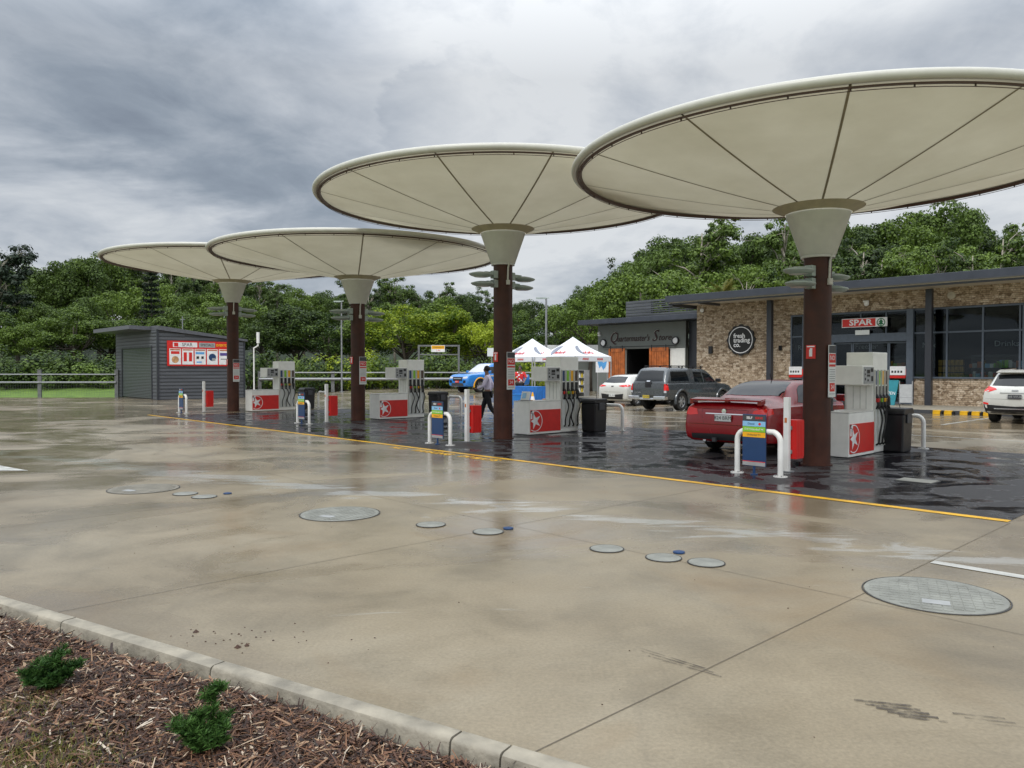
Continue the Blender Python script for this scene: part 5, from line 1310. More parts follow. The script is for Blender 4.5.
# ---- blue ute facing the camera
st=[(0,.50,.98,1.0,.84,.80),(.05,.42,1.06,1.08,.90,.84),(.2,.38,1.08,1.10,.91,.84),(1.55,.36,1.08,1.10,.92,.84),(1.62,.36,1.08,1.30,.92,.70),(1.75,.35,1.10,1.74,.92,.64),(2.0,.34,1.10,1.80,.92,.64),(3.0,.34,1.10,1.78,.92,.64),(3.4,.34,1.09,1.60,.92,.67),(3.95,.34,1.12,1.20,.92,.80),(4.6,.34,1.10,1.16,.92,.80),(5.0,.34,1.06,1.11,.91,.78),(5.2,.36,.96,1.04,.88,.74),(5.28,.40,.82,.88,.84,.68),(5.3,.46,.74,.78,.80,.6)]
ux_=Vector((-2.35,46.3,.33))   # front centre
rzu=RZ+PI
front=Vector((-math.sin(rzu),math.cos(rzu),0))
c=Car('blue_ute','bright blue and white utility truck parked behind the walking man','' and 0 or (ux_-front*5.3)+Vector((-.95,.3,0)),rzu,'bluepaint',st,[1.15,4.25],.40,.26)
c.patch('windscreen','lampclear',[(-.58,3.1),(0,3.15),(.58,3.1)],[(-.72,3.85),(0,3.92),(.72,3.85)],'top'); 
c.sides('side_window','carglass',[(2.0,1.16),(3.75,1.16)],[(2.1,1.60),(3.3,1.56)],nu=8)
c.patch('bonnet_panel','whitepaintcar',[(-.62,4.0),(.62,4.0)],[(-.5,4.75),(.5,4.75)],'top',off=.008); c.patch('roof_panel','whitepaintcar',[(-.5,2.0),(.5,2.0)],[(-.5,3.0),(.5,3.0)],'top',off=.008)
c.sides('white_stripe','whitepaintcar',[(.2,.95),(3.9,.98)],[(.2,1.04),(3.9,1.06)],nu=10,nv=2); c.sides('white_stripe','whitepaintcar',[(1.7,.6),(2.4,.6)],[(2.3,.95),(3.0,.95)],nu=4,nv=3)
c.patch('grille','black',[(-.42,.72),(.42,.72)],[(-.46,.95),(.46,.95)],'front',nu=8,nv=4,off=.012); c.patch('grille_bar','chrome',[(-.36,.83),(.36,.83)],[(-.36,.86),(.36,.86)],'front',nu=6,nv=1,off=.02)
c.mirrorpair('headlight','lampclear',[(.48,.84),(.82,.86)],[(.48,.95),(.80,.99)],'front',nu=6); c.mirrorpair('fog_lamp_surround','black',[(.52,.58),(.76,.60)],[(.54,.74),(.76,.76)],'front',nu=4)
c.patch('lower_bumper','darkgrey',[(-.6,.42),(.6,.42)],[(-.5,.58),(.5,.58)],'front',nu=6,nv=2,off=.015); c.plate(5.33,.66,'RED 1','red',rear=False,tm='txtwhite',w=.36)
for s in (1,-1):
    for wy in (1.15,4.25):
        b=MB(); b.tube([(s*.90,wy+.50*math.cos(PI*(-.05+1.1*k/14)),.40+.50*math.sin(PI*(-.05+1.1*k/14))) for k in range(15)],.045,8); b.obj('wheel_arch_flare','orange',c.root,smooth=True)
c.mirrors(3.6,1.18,.92,'bluepaint')
b=MB(); b.tube([(-.5,1.2,1.1),(-.5,1.4,1.75),(.5,1.4,1.75),(.5,1.2,1.1)],.04,8); b.obj('sports_bar','black',c.root)
#@@PART3
# ================================================================ people
def skin(name,pts,edges,rad,m_,parent,root=0,sub=2):
    me=bpy.data.meshes.new(name); me.from_pydata(pts,edges,[]); o=bpy.data.objects.new('tmp',me); COL.objects.link(o)
    o.modifiers.new('s','SKIN'); sv=me.skin_vertices[0].data
    for i,r_ in enumerate(rad): sv[i].radius=(r_,r_) if not isinstance(r_,tuple) else r_; sv[i].use_root=(i==root)
    ss=o.modifiers.new('u','SUBSURF'); ss.levels=sub; ss.render_levels=sub
    dg=bpy.context.evaluated_depsgraph_get(); m2=bpy.data.meshes.new_from_object(o.evaluated_get(dg)); bpy.data.objects.remove(o)
    m2.materials.clear(); m2.materials.append(M[m_]); return link(name,m2,parent,True)
def ellipsoid(b,c,r,n=14,m=10,mi=0,z0=-1,z1=1):
    base=len(b.v)
    for j in range(m+1):
        a=-PI/2+PI*j/m
        for k in range(n):
            t=2*PI*k/n; b.v.append((c[0]+r[0]*math.cos(a)*math.cos(t),c[1]+r[1]*math.cos(a)*math.sin(t),c[2]+r[2]*math.sin(a)))
    for j in range(m):
        for k in range(n):
            A=base+j*n+k; B=base+j*n+(k+1)%n; b.f.append((A,B,B+n,A+n)); b.mi.append(mi)
def person(label,loc,rz,J,shirt,trouser,group=None,sleeve=True,dots=False):
    """J: dict of joints (local, facing +y)."""
    t=thing('person',label,'person',loc,rz,group)
    order=['pelvis','waist','chest','neck','head0','head1','head2']; idx={}; pts=[];rad=[];edges=[]
    def addp(k,p,r_,par=None):
        idx[k]=len(pts); pts.append(p); rad.append(r_)
        if par: edges.append((idx[par],idx[k]))
    sk=J['sk'] if 'sk' in J else {}
    addp('pelvis',J['pelvis'],(.135,.10)); addp('waist',J['waist'],(.125,.095),'pelvis'); addp('chest',J['chest'],(.15,.105),'waist'); addp('neck',J['neck'],.055,'chest')
    hx=Vector(J['head']); addp('head0',tuple(hx+Vector((0,-.005,-.06))),.062,'neck'); addp('head1',tuple(hx),.088,'head0'); addp('head2',tuple(hx+Vector((0,-.01,.075))),.070,'head1')
    addp('nose',tuple(hx+Vector((0,.10,-.015))),.014,'head1')
    for s,n_ in ((1,'r'),(-1,'l')):
        addp('sh'+n_,J['sh'+n_],.055,'chest'); addp('el'+n_,J['el'+n_],.040,'sh'+n_); addp('wr'+n_,J['wr'+n_],.027,'el'+n_)
        e,w_=Vector(J['el'+n_]),Vector(J['wr'+n_]); d=(w_-e).normalized(); side=d.cross(Vector((0,1,0)) if abs(d.y)<.8 else Vector((0,0,1))).normalized()
        pa=w_+d*.07; addp('pa'+n_,tuple(pa),(.030,.022),'wr'+n_)
        for k in range(4):
            off=side*(-.024+.016*k); L=(.075,.085,.08,.062)[k]; cu=side.cross(d)*.02
            addp('f%d%s'%(k,n_),tuple(pa+d*.045+off),.0095,'pa'+n_); addp('g%d%s'%(k,n_),tuple(pa+d*(.045+L*.6)+off+cu),.008,'f%d%s'%(k,n_)); addp('t%d%s'%(k,n_),tuple(pa+d*(.045+L*.85)+off+cu*2.2),.007,'g%d%s'%(k,n_))
        addp('th'+n_,tuple(w_+d*.05-side*.04),.011,'pa'+n_); addp('tt'+n_,tuple(w_+d*.09-side*.052),.009,'th'+n_)
        addp('hp'+n_,J['hp'+n_],.085,'pelvis'); addp('kn'+n_,J['kn'+n_],.058,'hp'+n_); addp('an'+n_,J['an'+n_],.038,'kn'+n_); addp('to'+n_,J['to'+n_],.032,'an'+n_)
    skin('body',pts,edges,rad,'skin',t,0,1)
    def sub(nm,keys,ed,rr,m_):
        ix={k:i for i,k in enumerate(keys)}; return skin(nm,[J[k] if k in J else pts[idx[k]] for k in keys],[(ix[a],ix[b_]) for a,b_ in ed],rr,m_,t,0,2)
    el=[J['el'+n] for n in 'rl']
    ks=['pelvis','waist','chest','neck','shr','elr','shl','ell']; ee=[('pelvis','waist'),('waist','chest'),('chest','neck'),('chest','shr'),('shr','elr'),('chest','shl'),('shl','ell')]; rr=[(.158,.125),(.155,.12),(.175,.13),.068,.078,.058,.078,.058]
    if sleeve: ks+=['wrr','wrl']; ee+=[('elr','wrr'),('ell','wrl')]; rr+=[.042,.042]
    sh=sub('shirt',ks,ee,rr,shirt)
    sub('trousers',['pelvis','hpr','knr','anr','hpl','knl','anl'],[('pelvis','hpr'),('hpr','knr'),('knr','anr'),('pelvis','hpl'),('hpl','knl'),('knl','anl')],[(.15,.12),.108,.078,.062,.108,.078,.062],trouser)
    for n_ in 'rl':
        a,o_=Vector(J['an'+n_]),Vector(J['to'+n_]); d=(o_-a); d.z=0; d=d.normalized()
        skin('shoe',[tuple(a+Vector((0,0,-.03))-d*.03),tuple(a.lerp(o_,.5)),tuple(o_+d*.03)],[(0,1),(1,2)],[.05,.047,.038],'shoe',t,0,2)
    b=MB(); ellipsoid(b,(hx.x,hx.y-.022,hx.z+.035),(.088,.10,.098)); b.obj('hair','hair',t,smooth=True)
    b=MB()
    for s in (1,-1): ellipsoid(b,(hx.x+s*.032,hx.y+.083,hx.z+.012),(.012,.008,.008),8,6)
    b.obj('eyes','txtblack',t); b=MB(); b.box(hx.x-.025,hx.x+.025,hx.y+.080,hx.y+.092,hx.z-.052,hx.z-.044); b.obj('mouth','redpaint',t)
    return t
def joints(**k):
    J=dict(pelvis=(0,0,.95),waist=(0,.0,1.13),chest=(0,.01,1.36),neck=(0,.015,1.50),head=(0,.04,1.655),
      shr=(.18,0,1.42),shl=(-.18,0,1.42),elr=(.24,-.02,1.14),ell=(-.24,-.02,1.14),wrr=(.26,.08,.90),wrl=(-.26,.08,.90),
      hpr=(.09,0,.90),hpl=(-.09,0,.90),knr=(.10,.02,.49),knl=(-.10,.02,.49),anr=(.10,-.02,.09),anl=(-.10,-.02,.09),tor=(.12,.13,.045),tol=(-.12,.13,.045)); J.update(k); return J
# walking man, towards the left of the picture (facing -x, slightly away)
man=person('man in purple checked shirt and black trousers walking between the pumps',(-.78,24.7,.004),R(82),joints(
    knr=(.09,.16,.52),anr=(.09,.24,.11),tor=(.10,.40,.06),knl=(-.09,-.10,.49),anl=(-.09,-.38,.13),tol=(-.10,-.27,.045),
    elr=(.24,-.12,1.15),wrr=(.24,.0,.93),ell=(-.23,.10,1.15),wrl=(-.17,.30,1.08)),'shirtpurple','cloth_black')
man.scale=(1.03,1.03,1.03)
pb=person('person in black holding something to the face beside the far fence',(-6.55,49.0,.33),R(-70),joints(
    elr=(.24,.16,1.22),wrr=(.10,.26,1.52),ell=(-.24,.14,1.2),wrl=(-.08,.27,1.50),knr=(.10,.14,.5),anr=(.10,.16,.09),tor=(.1,.30,.045),knl=(-.1,-.04,.49),anl=(-.1,-.22,.1),tol=(-.1,-.09,.045)),'cloth_black','cloth_black')
b=MB(); b.box(-.05,.05,.15,.22,-.05,.05); 
person_tent=person('person in red top with white spots standing behind the blue table',(.42,39.9,.0),R(175),joints(ell=(-.26,.10,1.18),wrl=(-.2,.28,1.05),elr=(.26,.10,1.18),wrr=(.2,.28,1.05)),'redpaint','cloth_black',sleeve=False)
person_tent.scale=(1.2,1.2,1.08)
M['redcloth']=mat('red_cloth',(.60,.02,.02),.8)
for ch in kids(person_tent):
    if ch.name.startswith('shirt'):
        ch.data.materials[0]=M['redcloth']
        bm=bmesh.new(); bm.from_mesh(ch.data); bt=BVHTree.FromBMesh(bm); bm.free()
        b=MB(); rn=random.Random(2)
        for i in range(60):
            a=rn.uniform(0,2*PI); z=rn.uniform(1.0,1.48); o_=Vector((math.cos(a)*.8,math.sin(a)*.8,z)); h=bt.ray_cast(o_,Vector((-math.cos(a),-math.sin(a),0)))
            if h[0] is None: continue
            n=h[1]; x=n.cross(Vector((0,0,1))).normalized(); y=n.cross(x); c0=h[0]+n*.004
            b.add([c0+(x*math.cos(2*PI*k/8)+y*math.sin(2*PI*k/8))*.035 for k in range(8)],[tuple(range(8))])
        b.obj('white_spots','txtwhite',person_tent)
# ================================================================ vegetation
def hill_z(x,y):
    t=sstep(50,66,y); left=1-sstep(-24,-14,x)
    z=-.1+ .9*sstep(49,62,y)*(.4+.6*left) + 7.5*sstep(64,170,y)+ 3.5*sstep(8,45,x)*sstep(60,100,y)
    return z+ .5*noise.noise(Vector((x*.05,y*.05,0)))*sstep(56,70,y)
b=MB(); nx,ny=90,46; g=[]
for j in range(ny+1):
    row=[]
    for i in range(nx+1):
        x=-230+460*i/nx; y=47.7+(300-47.7)*(j/ny)**1.4
        z=hill_z(x,y)
        if x>-22 and y<63: z=-.14
        row.append(len(b.v)); b.v.append((x,y,z))
    g.append(row)
for j in range(ny):
    for i in range(nx): b.f.append((g[j][i],g[j][i+1],g[j+1][i+1],g[j+1][i])); b.mi.append(0)
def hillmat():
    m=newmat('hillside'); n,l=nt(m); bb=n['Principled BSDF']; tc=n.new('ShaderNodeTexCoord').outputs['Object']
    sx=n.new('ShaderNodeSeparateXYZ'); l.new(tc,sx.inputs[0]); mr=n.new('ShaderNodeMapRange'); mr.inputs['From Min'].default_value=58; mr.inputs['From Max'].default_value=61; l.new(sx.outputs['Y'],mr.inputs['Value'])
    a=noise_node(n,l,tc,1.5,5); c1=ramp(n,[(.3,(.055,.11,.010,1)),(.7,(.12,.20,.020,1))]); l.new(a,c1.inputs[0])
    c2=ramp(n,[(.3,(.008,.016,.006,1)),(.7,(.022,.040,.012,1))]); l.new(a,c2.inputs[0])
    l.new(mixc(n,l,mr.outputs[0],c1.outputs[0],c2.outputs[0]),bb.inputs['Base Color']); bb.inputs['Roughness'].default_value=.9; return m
M['hillside']=hillmat()
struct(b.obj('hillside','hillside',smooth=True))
# crown meshes (nominal height 10 m)
def leafquad(b,p,n,s,rn):
    a=Vector((rn.gauss(0,1),rn.gauss(0,1),rn.gauss(0,1))); x=n.cross(a); 
    if x.length<1e-3: x=n.cross(Vector((1,0,0)))
    x.normalize(); y=n.cross(x); sx=s*rn.uniform(.6,1.2); sy=s*rn.uniform(.4,.9)
    b.add([p-x*sx-y*sy*.3,p+y*sy-x*sx*.1,p+x*sx+y*sy*.2,p-y*sy+x*sx*.15],[(0,1,2,3)])
def crown_round(seed,lobes=34,per=330,R_=3.6,zc=6.3,rz_=3.3,leaf=.125,open_=0.,lobe_r=(.9,1.55)):
    rn=random.Random(seed); b=MB(); tr=MB(); pts=[]
    for i in range(lobes):
        for _ in range(20):
            v=Vector((rn.gauss(0,1),rn.gauss(0,1),rn.gauss(0,1))).normalized()
            if v.z>-.55: break
        k=rn.uniform(.45,1.0)**.6; c=Vector((v.x*R_*k,v.y*R_*k,zc+v.z*rz_*k)); c.x+=rn.uniform(-.4,.4)
        r_=rn.uniform(*lobe_r)*(1-.25*abs(v.z)); pts.append((c,r_))
        for q in range(per):
            d=Vector((rn.gauss(0,1),rn.gauss(0,1),rn.gauss(.25,1))).normalized(); rr=r_*rn.uniform(.55,1.05)*(1+.22*noise.noise(d*2.2+c)) 
            p=c+Vector((d.x*rr,d.y*rr,d.z*rr*.72)); n=(d+Vector((rn.gauss(0,.6),rn.gauss(0,.6),rn.gauss(.3,.6)))).normalized()
            leafquad(b,p,n,leaf,rn)
    tr.tube([(0,0,-.6),(.08,.05,1.5),(-.05,.1,3.2),(.1,0,5.0),(.05,.0,7.2)],[.28,.22,.18,.13,.05],8)
    for c,r_ in pts[::2]:
        z0=rn.uniform(2.4,5.2); tr.tube([(0,0.05,z0),tuple(Vector((0,0,z0)).lerp(c,.5)+Vector((0,0,-.3))),tuple(c)],[.10,.065,.02],5)
    return b.mesh('crown_mesh',False),tr.mesh('trunk_mesh',False)
def crown_open(seed):
    rn=random.Random(seed); b=MB(); tr=MB(); 
    tr.tube([(0,0,-.6),(.12,0,3),(-.05,.1,6),(.1,0,8.6)],[.2,.16,.11,.03],7)
    for i in range(20):
        a=rn.uniform(0,2*PI); z0=rn.uniform(3.5,7.5); L=rn.uniform(1.0,3.0)*(1.15-z0/12); c=Vector((math.cos(a)*L,math.sin(a)*L,z0+rn.uniform(.8,2.2)))
        tr.tube([(0,0,z0),(c.x*.5,c.y*.5,z0+(c.z-z0)*.7),tuple(c)],[.07,.045,.015],5)
        for kx in range(4):
            c2=c+Vector((rn.gauss(0,.5),rn.gauss(0,.5),rn.gauss(0,.3))); r_=rn.uniform(.35,.75)
            tr.tube([tuple(c-Vector((0,0,.2))),tuple(c2)],[.02,.008],4)
            for q in range(85):
                d=Vector((rn.gauss(0,1),rn.gauss(0,1),rn.gauss(.2,1))).normalized(); p=c2+Vector((d.x*r_,d.y*r_,d.z*r_*.55))*rn.uniform(.3,1.05)
                leafquad(b,p,(d+Vector((0,0,.5))).normalized(),.11,rn)
    return b.mesh('crown_mesh',False),tr.mesh('trunk_mesh',False)
def crown_conifer(seed,droop=.1):
    rn=random.Random(seed); b=MB(); tr=MB(); tr.tube([(0,0,-.6),(0,0,5),(0,0,10)],[.2,.12,.02],7)
    z=1.2
    while z<9.8:
        Rr=(10-z)*.26+.25
        for k in range(7):
            a=2*PI*k/7+rn.uniform(-.3,.3)+z; L=Rr*rn.uniform(.75,1.1); e=Vector((math.cos(a)*L,math.sin(a)*L,z-L*droop+.15))
            tr.tube([(0,0,z),tuple(e)],[.035,.01],4)
            for q in range(int(30+L*45)):
                f=rn.uniform(.15,1); p=Vector((0,0,z)).lerp(e,f)+Vector((rn.gauss(0,.12),rn.gauss(0,.12),rn.gauss(0,.08)))*(.6+f*.4)
                leafquad(b,p,Vector((rn.gauss(0,.5),rn.gauss(0,.5),1)).normalized(),.10,rn)
        z+=rn.uniform(.36,.52)
    return b.mesh('crown_mesh',False),tr.mesh('trunk_mesh',False)
def crown_palm(seed):
    rn=random.Random(seed); b=MB(); tr=MB(); tr.tube([(0,0,-.6),(.1,0,4),(.05,0,8.4)],[.2,.15,.13],9)
    for k in range(26):
        a=rn.uniform(0,2*PI); el=rn.uniform(-.3,1.3); L=rn.uniform(2.2,3.0); prev=Vector((.05,0,8.4)); dr=Vector((math.cos(a)*math.cos(el),math.sin(a)*math.cos(el),math.sin(el)))
        for i in range(14):
            nx_=prev+dr*L/14; dr=(dr+Vector((0,0,-.085))).normalized(); s_=dr.cross(Vector((0,0,1))).normalized()
            for sg in (1,-1):
                w=.55*math.sin(PI*(i+1.5)/16); q=prev+s_*sg*w+Vector((0,0,-w*.35))+dr*.15
                b.add([prev,prev+dr*.10,q],[(0,1,2)]); b.add([prev+dr*.07,prev+dr*.16,q+dr*.09],[(0,1,2)])
            prev=nx_
    return b.mesh('crown_mesh',False),tr.mesh('trunk_mesh',False)
V={}
for i in range(5): V['round%d'%i]=crown_round(10+i,lobes=(34,30,40,26,36)[i],R_=(3.6,3.2,4.2,3.0,3.8)[i],zc=(6.2,6.5,5.8,6.8,6.0)[i],rz_=(3.4,3.3,3.0,3.1,3.6)[i])
for i in range(3): V['open%d'%i]=crown_open(40+i)
V['conifer']=crown_conifer(3); V['palm']=crown_palm(5)
def bush_mesh(seed):
    rn=random.Random(seed); b=MB(); tr=MB()
    for i in range(16):
        c=Vector((rn.uniform(-1.6,1.6),rn.uniform(-.9,.9),rn.uniform(.3,1.5))); r_=rn.uniform(.45,.8)
        tr.tube([(c.x*.3,c.y*.3,-.3),tuple(c)],[.04,.01],4)
        for q in range(150):
            d=Vector((rn.gauss(0,1),rn.gauss(0,1),rn.gauss(.25,1))).normalized(); leafquad(b,c+d*r_*rn.uniform(.6,1.05),(d+Vector((0,0,.4))).normalized(),.085,rn)
    return b.mesh('crown_mesh',False),tr.mesh('trunk_mesh',False)
for i in range(3): V['bush%d'%i]=bush_mesh(70+i)
for k,(cm,tm) in V.items():
    cm.materials.append(M['leafmid']); tm.materials.append(M['barkpale'] if k.startswith('open') else M['bark'])
    tm.polygons.foreach_set('use_smooth',[True]*len(tm.polygons))
def tree(kind,x,y,h,leaf,label,name='tree',group=None,wid=1.0,z=None,cat='tree',rn=random):
    if z is None: z=hill_z(x,y)
    t=thing(name,label,cat,(x,y,z),rn.uniform(0,2*PI),group); s=h/10 if not kind.startswith('bush') else h/2.2
    cm,tm=V[kind]
    a=bpy.data.objects.new('trunk' if name!='bush' else 'stem',tm); b_=bpy.data.objects.new('crown',cm)
    for o in (a,b_): COL.objects.link(o); o.parent=t
    t.scale=(s*wid,s*wid,s)
    b_.material_slots[0].link='OBJECT'; b_.material_slots[0].material=M[leaf]; b_.pass_index=0
    return t
SKY=[(-160,225),(-60,235),(0,262),(30,280),(60,274),(100,264),(150,262),(220,265),(290,284),(340,287),(400,279),(440,281),(490,297),(560,302),(590,287),(620,268),(650,248),(690,230),(715,226),(738,244),(758,248),(780,222),(830,224),(900,228),(950,214),(990,236),(1030,234),(1200,225)]
def sky_y(px):
    for (a,ya),(b_,yb) in zip(SKY,SKY[1:]):
        if a<=px<=b_: return ya+(yb-ya)*(px-a)/(b_-a)
    return 230
rn=random.Random(21)
def htop(px,ytop,Y): return (1.7+(370-ytop)*Y/770)*1.06+.2
GR='trees of the forest behind the forecourt'
def zone(px):
    if px<100: return 'behind the far left fence'
    if px<270: return 'behind the grey shed'
    if px<500: return 'behind the far pumps'
    if px<690: return 'behind the white tents'
    return 'behind the shop roof'
# farthest row, closing the skyline
px=-150
while px<1180:
    Y=rn.uniform(112,124); x=(px-512)/770*Y; kind=rn.choice(['round0','round1','round3','round4'])
    H_=htop(px,sky_y(px)+rn.uniform(8,18),Y)-hill_z(x,Y)
    tree(kind,x,Y,max(5,H_),'leafdark','dark tree half hidden at the back of the forest '+zone(px),group=GR+', farthest row',rn=rn,wid=.9)
    px+=rn.uniform(24,34)
# back row
px=-150
while px<1180:
    Y=rn.uniform(90,108); x=(px-512)/770*Y; kind=rn.choice(['round0','round1','round3','round4','open0','open1','open2','round2'])
    if 90<px<300 or 620<px<760: kind=rn.choice(['open0','open1','open2','round3','round1'])
    H_=htop(px,sky_y(px)+rn.uniform(-4,12),Y)-hill_z(x,Y)
    leaf=rn.choice(['leafdark','leafdark','leafmid'])
    sp='tall open crowned tree' if kind[0]=='o' else 'tall dense dark tree' if leaf=='leafdark' else 'tall mid green tree'
    tree(kind,x,Y,max(5,H_),leaf,sp+' on the skyline '+zone(px),group=GR+', back row',rn=rn,wid=.8 if kind[0]=='o' else .82)
    px+=rn.uniform(17,27)
# middle row
px=-120
while px<1160:
    Y=rn.uniform(76,84); x=(px-512)/770*Y; kind=rn.choice(['round0','round1','round2','round4'])
    H_=htop(px,sky_y(px)+rn.uniform(18,42),Y)-hill_z(x,Y); leaf=rn.choice(['leafdark','leafmid','leafmid'])
    tree(kind,x,Y,max(4,H_),leaf,('dark' if leaf=='leafdark' else 'mid green')+' rounded tree in the middle of the forest '+zone(px),group=GR+', middle row',rn=rn,wid=1.0)
    px+=rn.uniform(26,40)
# front rows
px=-120
while px<600:
    Y=rn.uniform(64,70); x=(px-512)/770*Y; kind=rn.choice(['round0','round2','round4','round1'])
    top=rn.uniform(312,335) if px<360 else rn.uniform(305,328)
    bright=355<px<500 or (px>470 and px<520)
    leaf='leafbright' if bright and rn.random()<.75 else rn.choice(['leafmid','leafmid','leafdark'])
    H_=htop(px,top,Y)-hill_z(x,Y)
    tree(kind,x,Y,max(3.5,H_),leaf,('bright yellow green' if leaf=='leafbright' else 'dark' if leaf=='leafdark' else 'mid green')+' spreading tree at the forest edge '+zone(px),group=GR+', front row',rn=rn,wid=1.35)
    px+=rn.uniform(30,44)
px=600
while px<1160:
    Y=rn.uniform(66,72); x=(px-512)/770*Y; kind=rn.choice(['round0','round2','round4','round1']); leaf=rn.choice(['leafmid','leafdark','leafmid'])
    H_=htop(px,sky_y(px)+rn.uniform(28,62),Y)-hill_z(x,Y)
    tree(kind,x,Y,max(4,H_),leaf,('dark' if leaf=='leafdark' else 'mid green')+' full crowned tree close '+zone(px),group=GR+', front row',rn=rn,wid=.95)
    px+=rn.uniform(38,55)
# bushes at the edge
px=-100
while px<560:
    Y=rn.uniform(56.5,61); x=(px-512)/770*Y; leaf=rn.choice(['leafmid','leafbright','leafmid']) if px>300 else rn.choice(['leafmid','leafdark','leafdark','leafmid'])
    tree('bush%d'%rn.randrange(3),x,Y,rn.uniform(1.6,3.4) if not 0<px<110 else rn.uniform(1.4,2.4),leaf,('yellow green' if leaf=='leafbright' else 'dark green' if leaf=='leafdark' else 'green')+' bush at the foot of the trees '+zone(px),name='bush',group='bushes at the foot of the forest',rn=rn,cat='bush')
    px+=rn.uniform(15,26)
for px,Y,h_ in ((-40,56.5,2.8),(-10,57.5,2.6),(12,56.2,2.0),(30,57.2,2.4),(48,58.0,2.9),(62,56.4,2.2),(80,57.0,2.3),(96,58.2,2.8),(110,56.4,2.0),(128,57.2,2.4)):
    tree('bush%d'%rn.randrange(3),(px-512)/770*Y,Y,h_,rn.choice(['leafmid','leafdark','leafdark']),'green bush at the edge of the lawn beyond the left fence',name='bush',group='bushes along the far lawn',rn=rn,cat='bush',wid=1.3)
for i,(px,Y) in enumerate(((612,66),(668,63),(746,64),(812,63),(862,64),(905,63),(940,64),(972,63),(1016,64))):
    x=(px-512)/770*Y; H_=htop(px,sky_y(px)+rn.uniform(14,40),Y)-hill_z(x,Y)
    tree('open%d'%(i%3),x,Y,H_,['leafmid','leafdark','leafmid'][i%3],'slender pale limbed tree at the front of the forest '+zone(px),name='slender_tree',group='slender trees at the front of the forest',rn=rn,wid=.85)
# individual trees the photo singles out
for kk,px,top,Y,lf,lb,nm,w in (('open2',-2,246,74,'leafconifer','dark feathery tree at the left edge of the picture','tall_tree',1.0),('conifer',152,262,70,'leafconifer','narrow dark conifer rising behind the shed roof','conifer_tree',.65),
    ('open1',700,222,76,'leafmid','tall sparse tree with pale limbs left of the near canopy cone','tall_tree',1.0),('open0',784,212,74,'leafdark','tall sparse tree peeping beside the near canopy cone','tall_tree',.8),
    ('palm',722,291,62,'leafpalm','yellowish palm just above the shop roof','palm_tree',.62),('round2',640,262,64,'leafmid','large rounded green tree behind the louvred screen','broad_tree',1.0),('round4',590,300,62,'leafmid','green tree behind the right hand tent','broad_tree',1.0),
    ('open2',880,250,66,'leafmid','tree with bare pale limbs above the shop roof','tall_tree',.9),('open1',1000,228,66,'leafmid','tree with pale branches above the right end of the roof','tall_tree',.9)):
    x=(px-512)/770*Y; H_=htop(px,top,Y)-hill_z(x,Y); tree(kk,x,Y,H_,lf,lb,name=nm,rn=rn,wid=w if kk!='palm' else .8)
# ================================================================ world, sun, camera
w=bpy.data.worlds.new('World'); scene.world=w; w.use_nodes=True; n,l=w.node_tree.nodes,w.node_tree.links
bg=n['Background']; out=n['World Output']
sky=n.new('ShaderNodeTexSky'); sky.sky_type='NISHITA'; sky.sun_disc=False; SE=R(52); SR=R(205); sky.sun_elevation=SE; sky.sun_rotation=SR
bg.inputs['Strength'].default_value=.08; l.new(sky.outputs[0],bg.inputs['Color'])
tc=n.new('ShaderNodeTexCoord').outputs['Generated']
sx=n.new('ShaderNodeSeparateXYZ'); l.new(tc,sx.inputs[0])
zc=math_(n,l,'ADD',math_(n,l,'MAXIMUM',sx.outputs['Z'],0.0),.16)
cb=n.new('ShaderNodeCombineXYZ'); l.new(math_(n,l,'DIVIDE',sx.outputs['X'],zc),cb.inputs[0]); l.new(math_(n,l,'DIVIDE',sx.outputs['Y'],zc),cb.inputs[1])
pv=mapping(n,l,cb.outputs[0],(.9,.75,1),0,(1.3,.4,0))
n1=noise_node(n,l,pv,1.15,8,.56,.5); n2=noise_node(n,l,pv,3.4,7,.6,.4)
nn=math_(n,l,'ADD',math_(n,l,'MULTIPLY',math_(n,l,'ADD',math_(n,l,'MULTIPLY',n1,.74),math_(n,l,'MULTIPLY',n2,.26)),1.55),-.22)
def blob(px,py,r0,r1,amt,wob=.10):
    a=(px-512)/770; b_=(370-py)/770; d=Vector((a,1,b_)).normalized()
    dp=n.new('ShaderNodeVectorMath'); dp.operation='DOT_PRODUCT'; dp.inputs[1].default_value=d; l.new(tc,dp.inputs[0])
    nz=math_(n,l,'MULTIPLY',math_(n,l,'SUBTRACT',n1,.5),wob)
    mr=n.new('ShaderNodeMapRange'); mr.interpolation_type='SMOOTHSTEP'; mr.inputs['From Min'].default_value=math.cos(r1); mr.inputs['From Max'].default_value=math.cos(r0)
    mr.inputs['To Max'].default_value=amt; l.new(math_(n,l,'ADD',dp.outputs['Value'],nz),mr.inputs['Value']); return mr.outputs[0]
s=nn
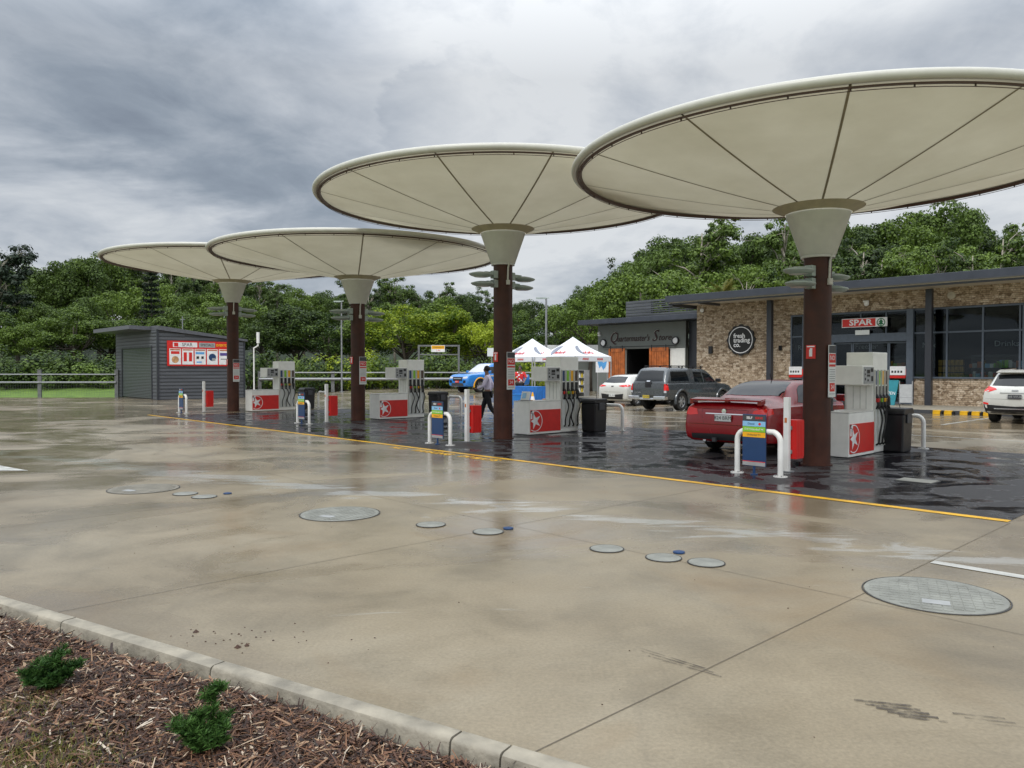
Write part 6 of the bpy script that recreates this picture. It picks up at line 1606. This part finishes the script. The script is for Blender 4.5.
for a in (blob(190,150,.05,.33,-.17),blob(20,110,.02,.22,-.07),blob(330,165,.02,.20,-.08),blob(60,260,.02,.20,.13),blob(420,40,.03,.26,.09),blob(620,110,.02,.2,.04),blob(120,20,.02,.2,.06),blob(850,20,.05,.3,-.02),blob(470,100,.01,.07,-.07),blob(560,250,.03,.18,-.04)):
    s=math_(n,l,'ADD',s,a)
s=math_(n,l,'ADD',s,.095)
cr=ramp(n,[(.22,(.165,.195,.25,1)),(.38,(.28,.325,.385,1)),(.54,(.46,.50,.555,1)),(.74,(.70,.725,.75,1))]); l.new(s,cr.inputs[0])
elev=n.new('ShaderNodeMapRange'); elev.inputs['From Min'].default_value=.35; elev.inputs['From Max'].default_value=.95; elev.inputs['To Min'].default_value=1.05; elev.inputs['To Max'].default_value=4.0; l.new(sx.outputs['Z'],elev.inputs['Value'])
bg2=n.new('ShaderNodeBackground'); l.new(cr.outputs[0],bg2.inputs['Color']); l.new(elev.outputs[0],bg2.inputs['Strength'])
ad=n.new('ShaderNodeMixShader'); ad.inputs[0].default_value=.93; l.new(bg.outputs[0],ad.inputs[1]); l.new(bg2.outputs[0],ad.inputs[2]); l.new(ad.outputs[0],out.inputs[0])
su=bpy.data.lights.new('sun','SUN'); su.energy=1.5; su.angle=R(16); su.color=(1,.96,.90)
so=bpy.data.objects.new('sun',su); COL.objects.link(so)
# direction to the sun matching the sky texture
az=SR; d=Vector((math.sin(az)*math.cos(SE),math.cos(az)*math.cos(SE),math.sin(SE))); so.rotation_euler=d.to_track_quat('Z','Y').to_euler(); so.location=(0,0,30)
cam=bpy.data.cameras.new('camera'); co=bpy.data.objects.new('camera',cam); COL.objects.link(co); scene.camera=co
cam.sensor_width=36; cam.lens=770/1024*36; cam.clip_end=2000; cam.clip_start=.05
co.location=(0,0,1.7); co.rotation_euler=(R(90)-math.atan(14/770),0,0)
scene.view_settings.view_transform='Standard'; scene.view_settings.look='None'; scene.view_settings.exposure=0
scene.cycles.max_bounces=6; scene.cycles.transparent_max_bounces=12; scene.cycles.use_denoising=True
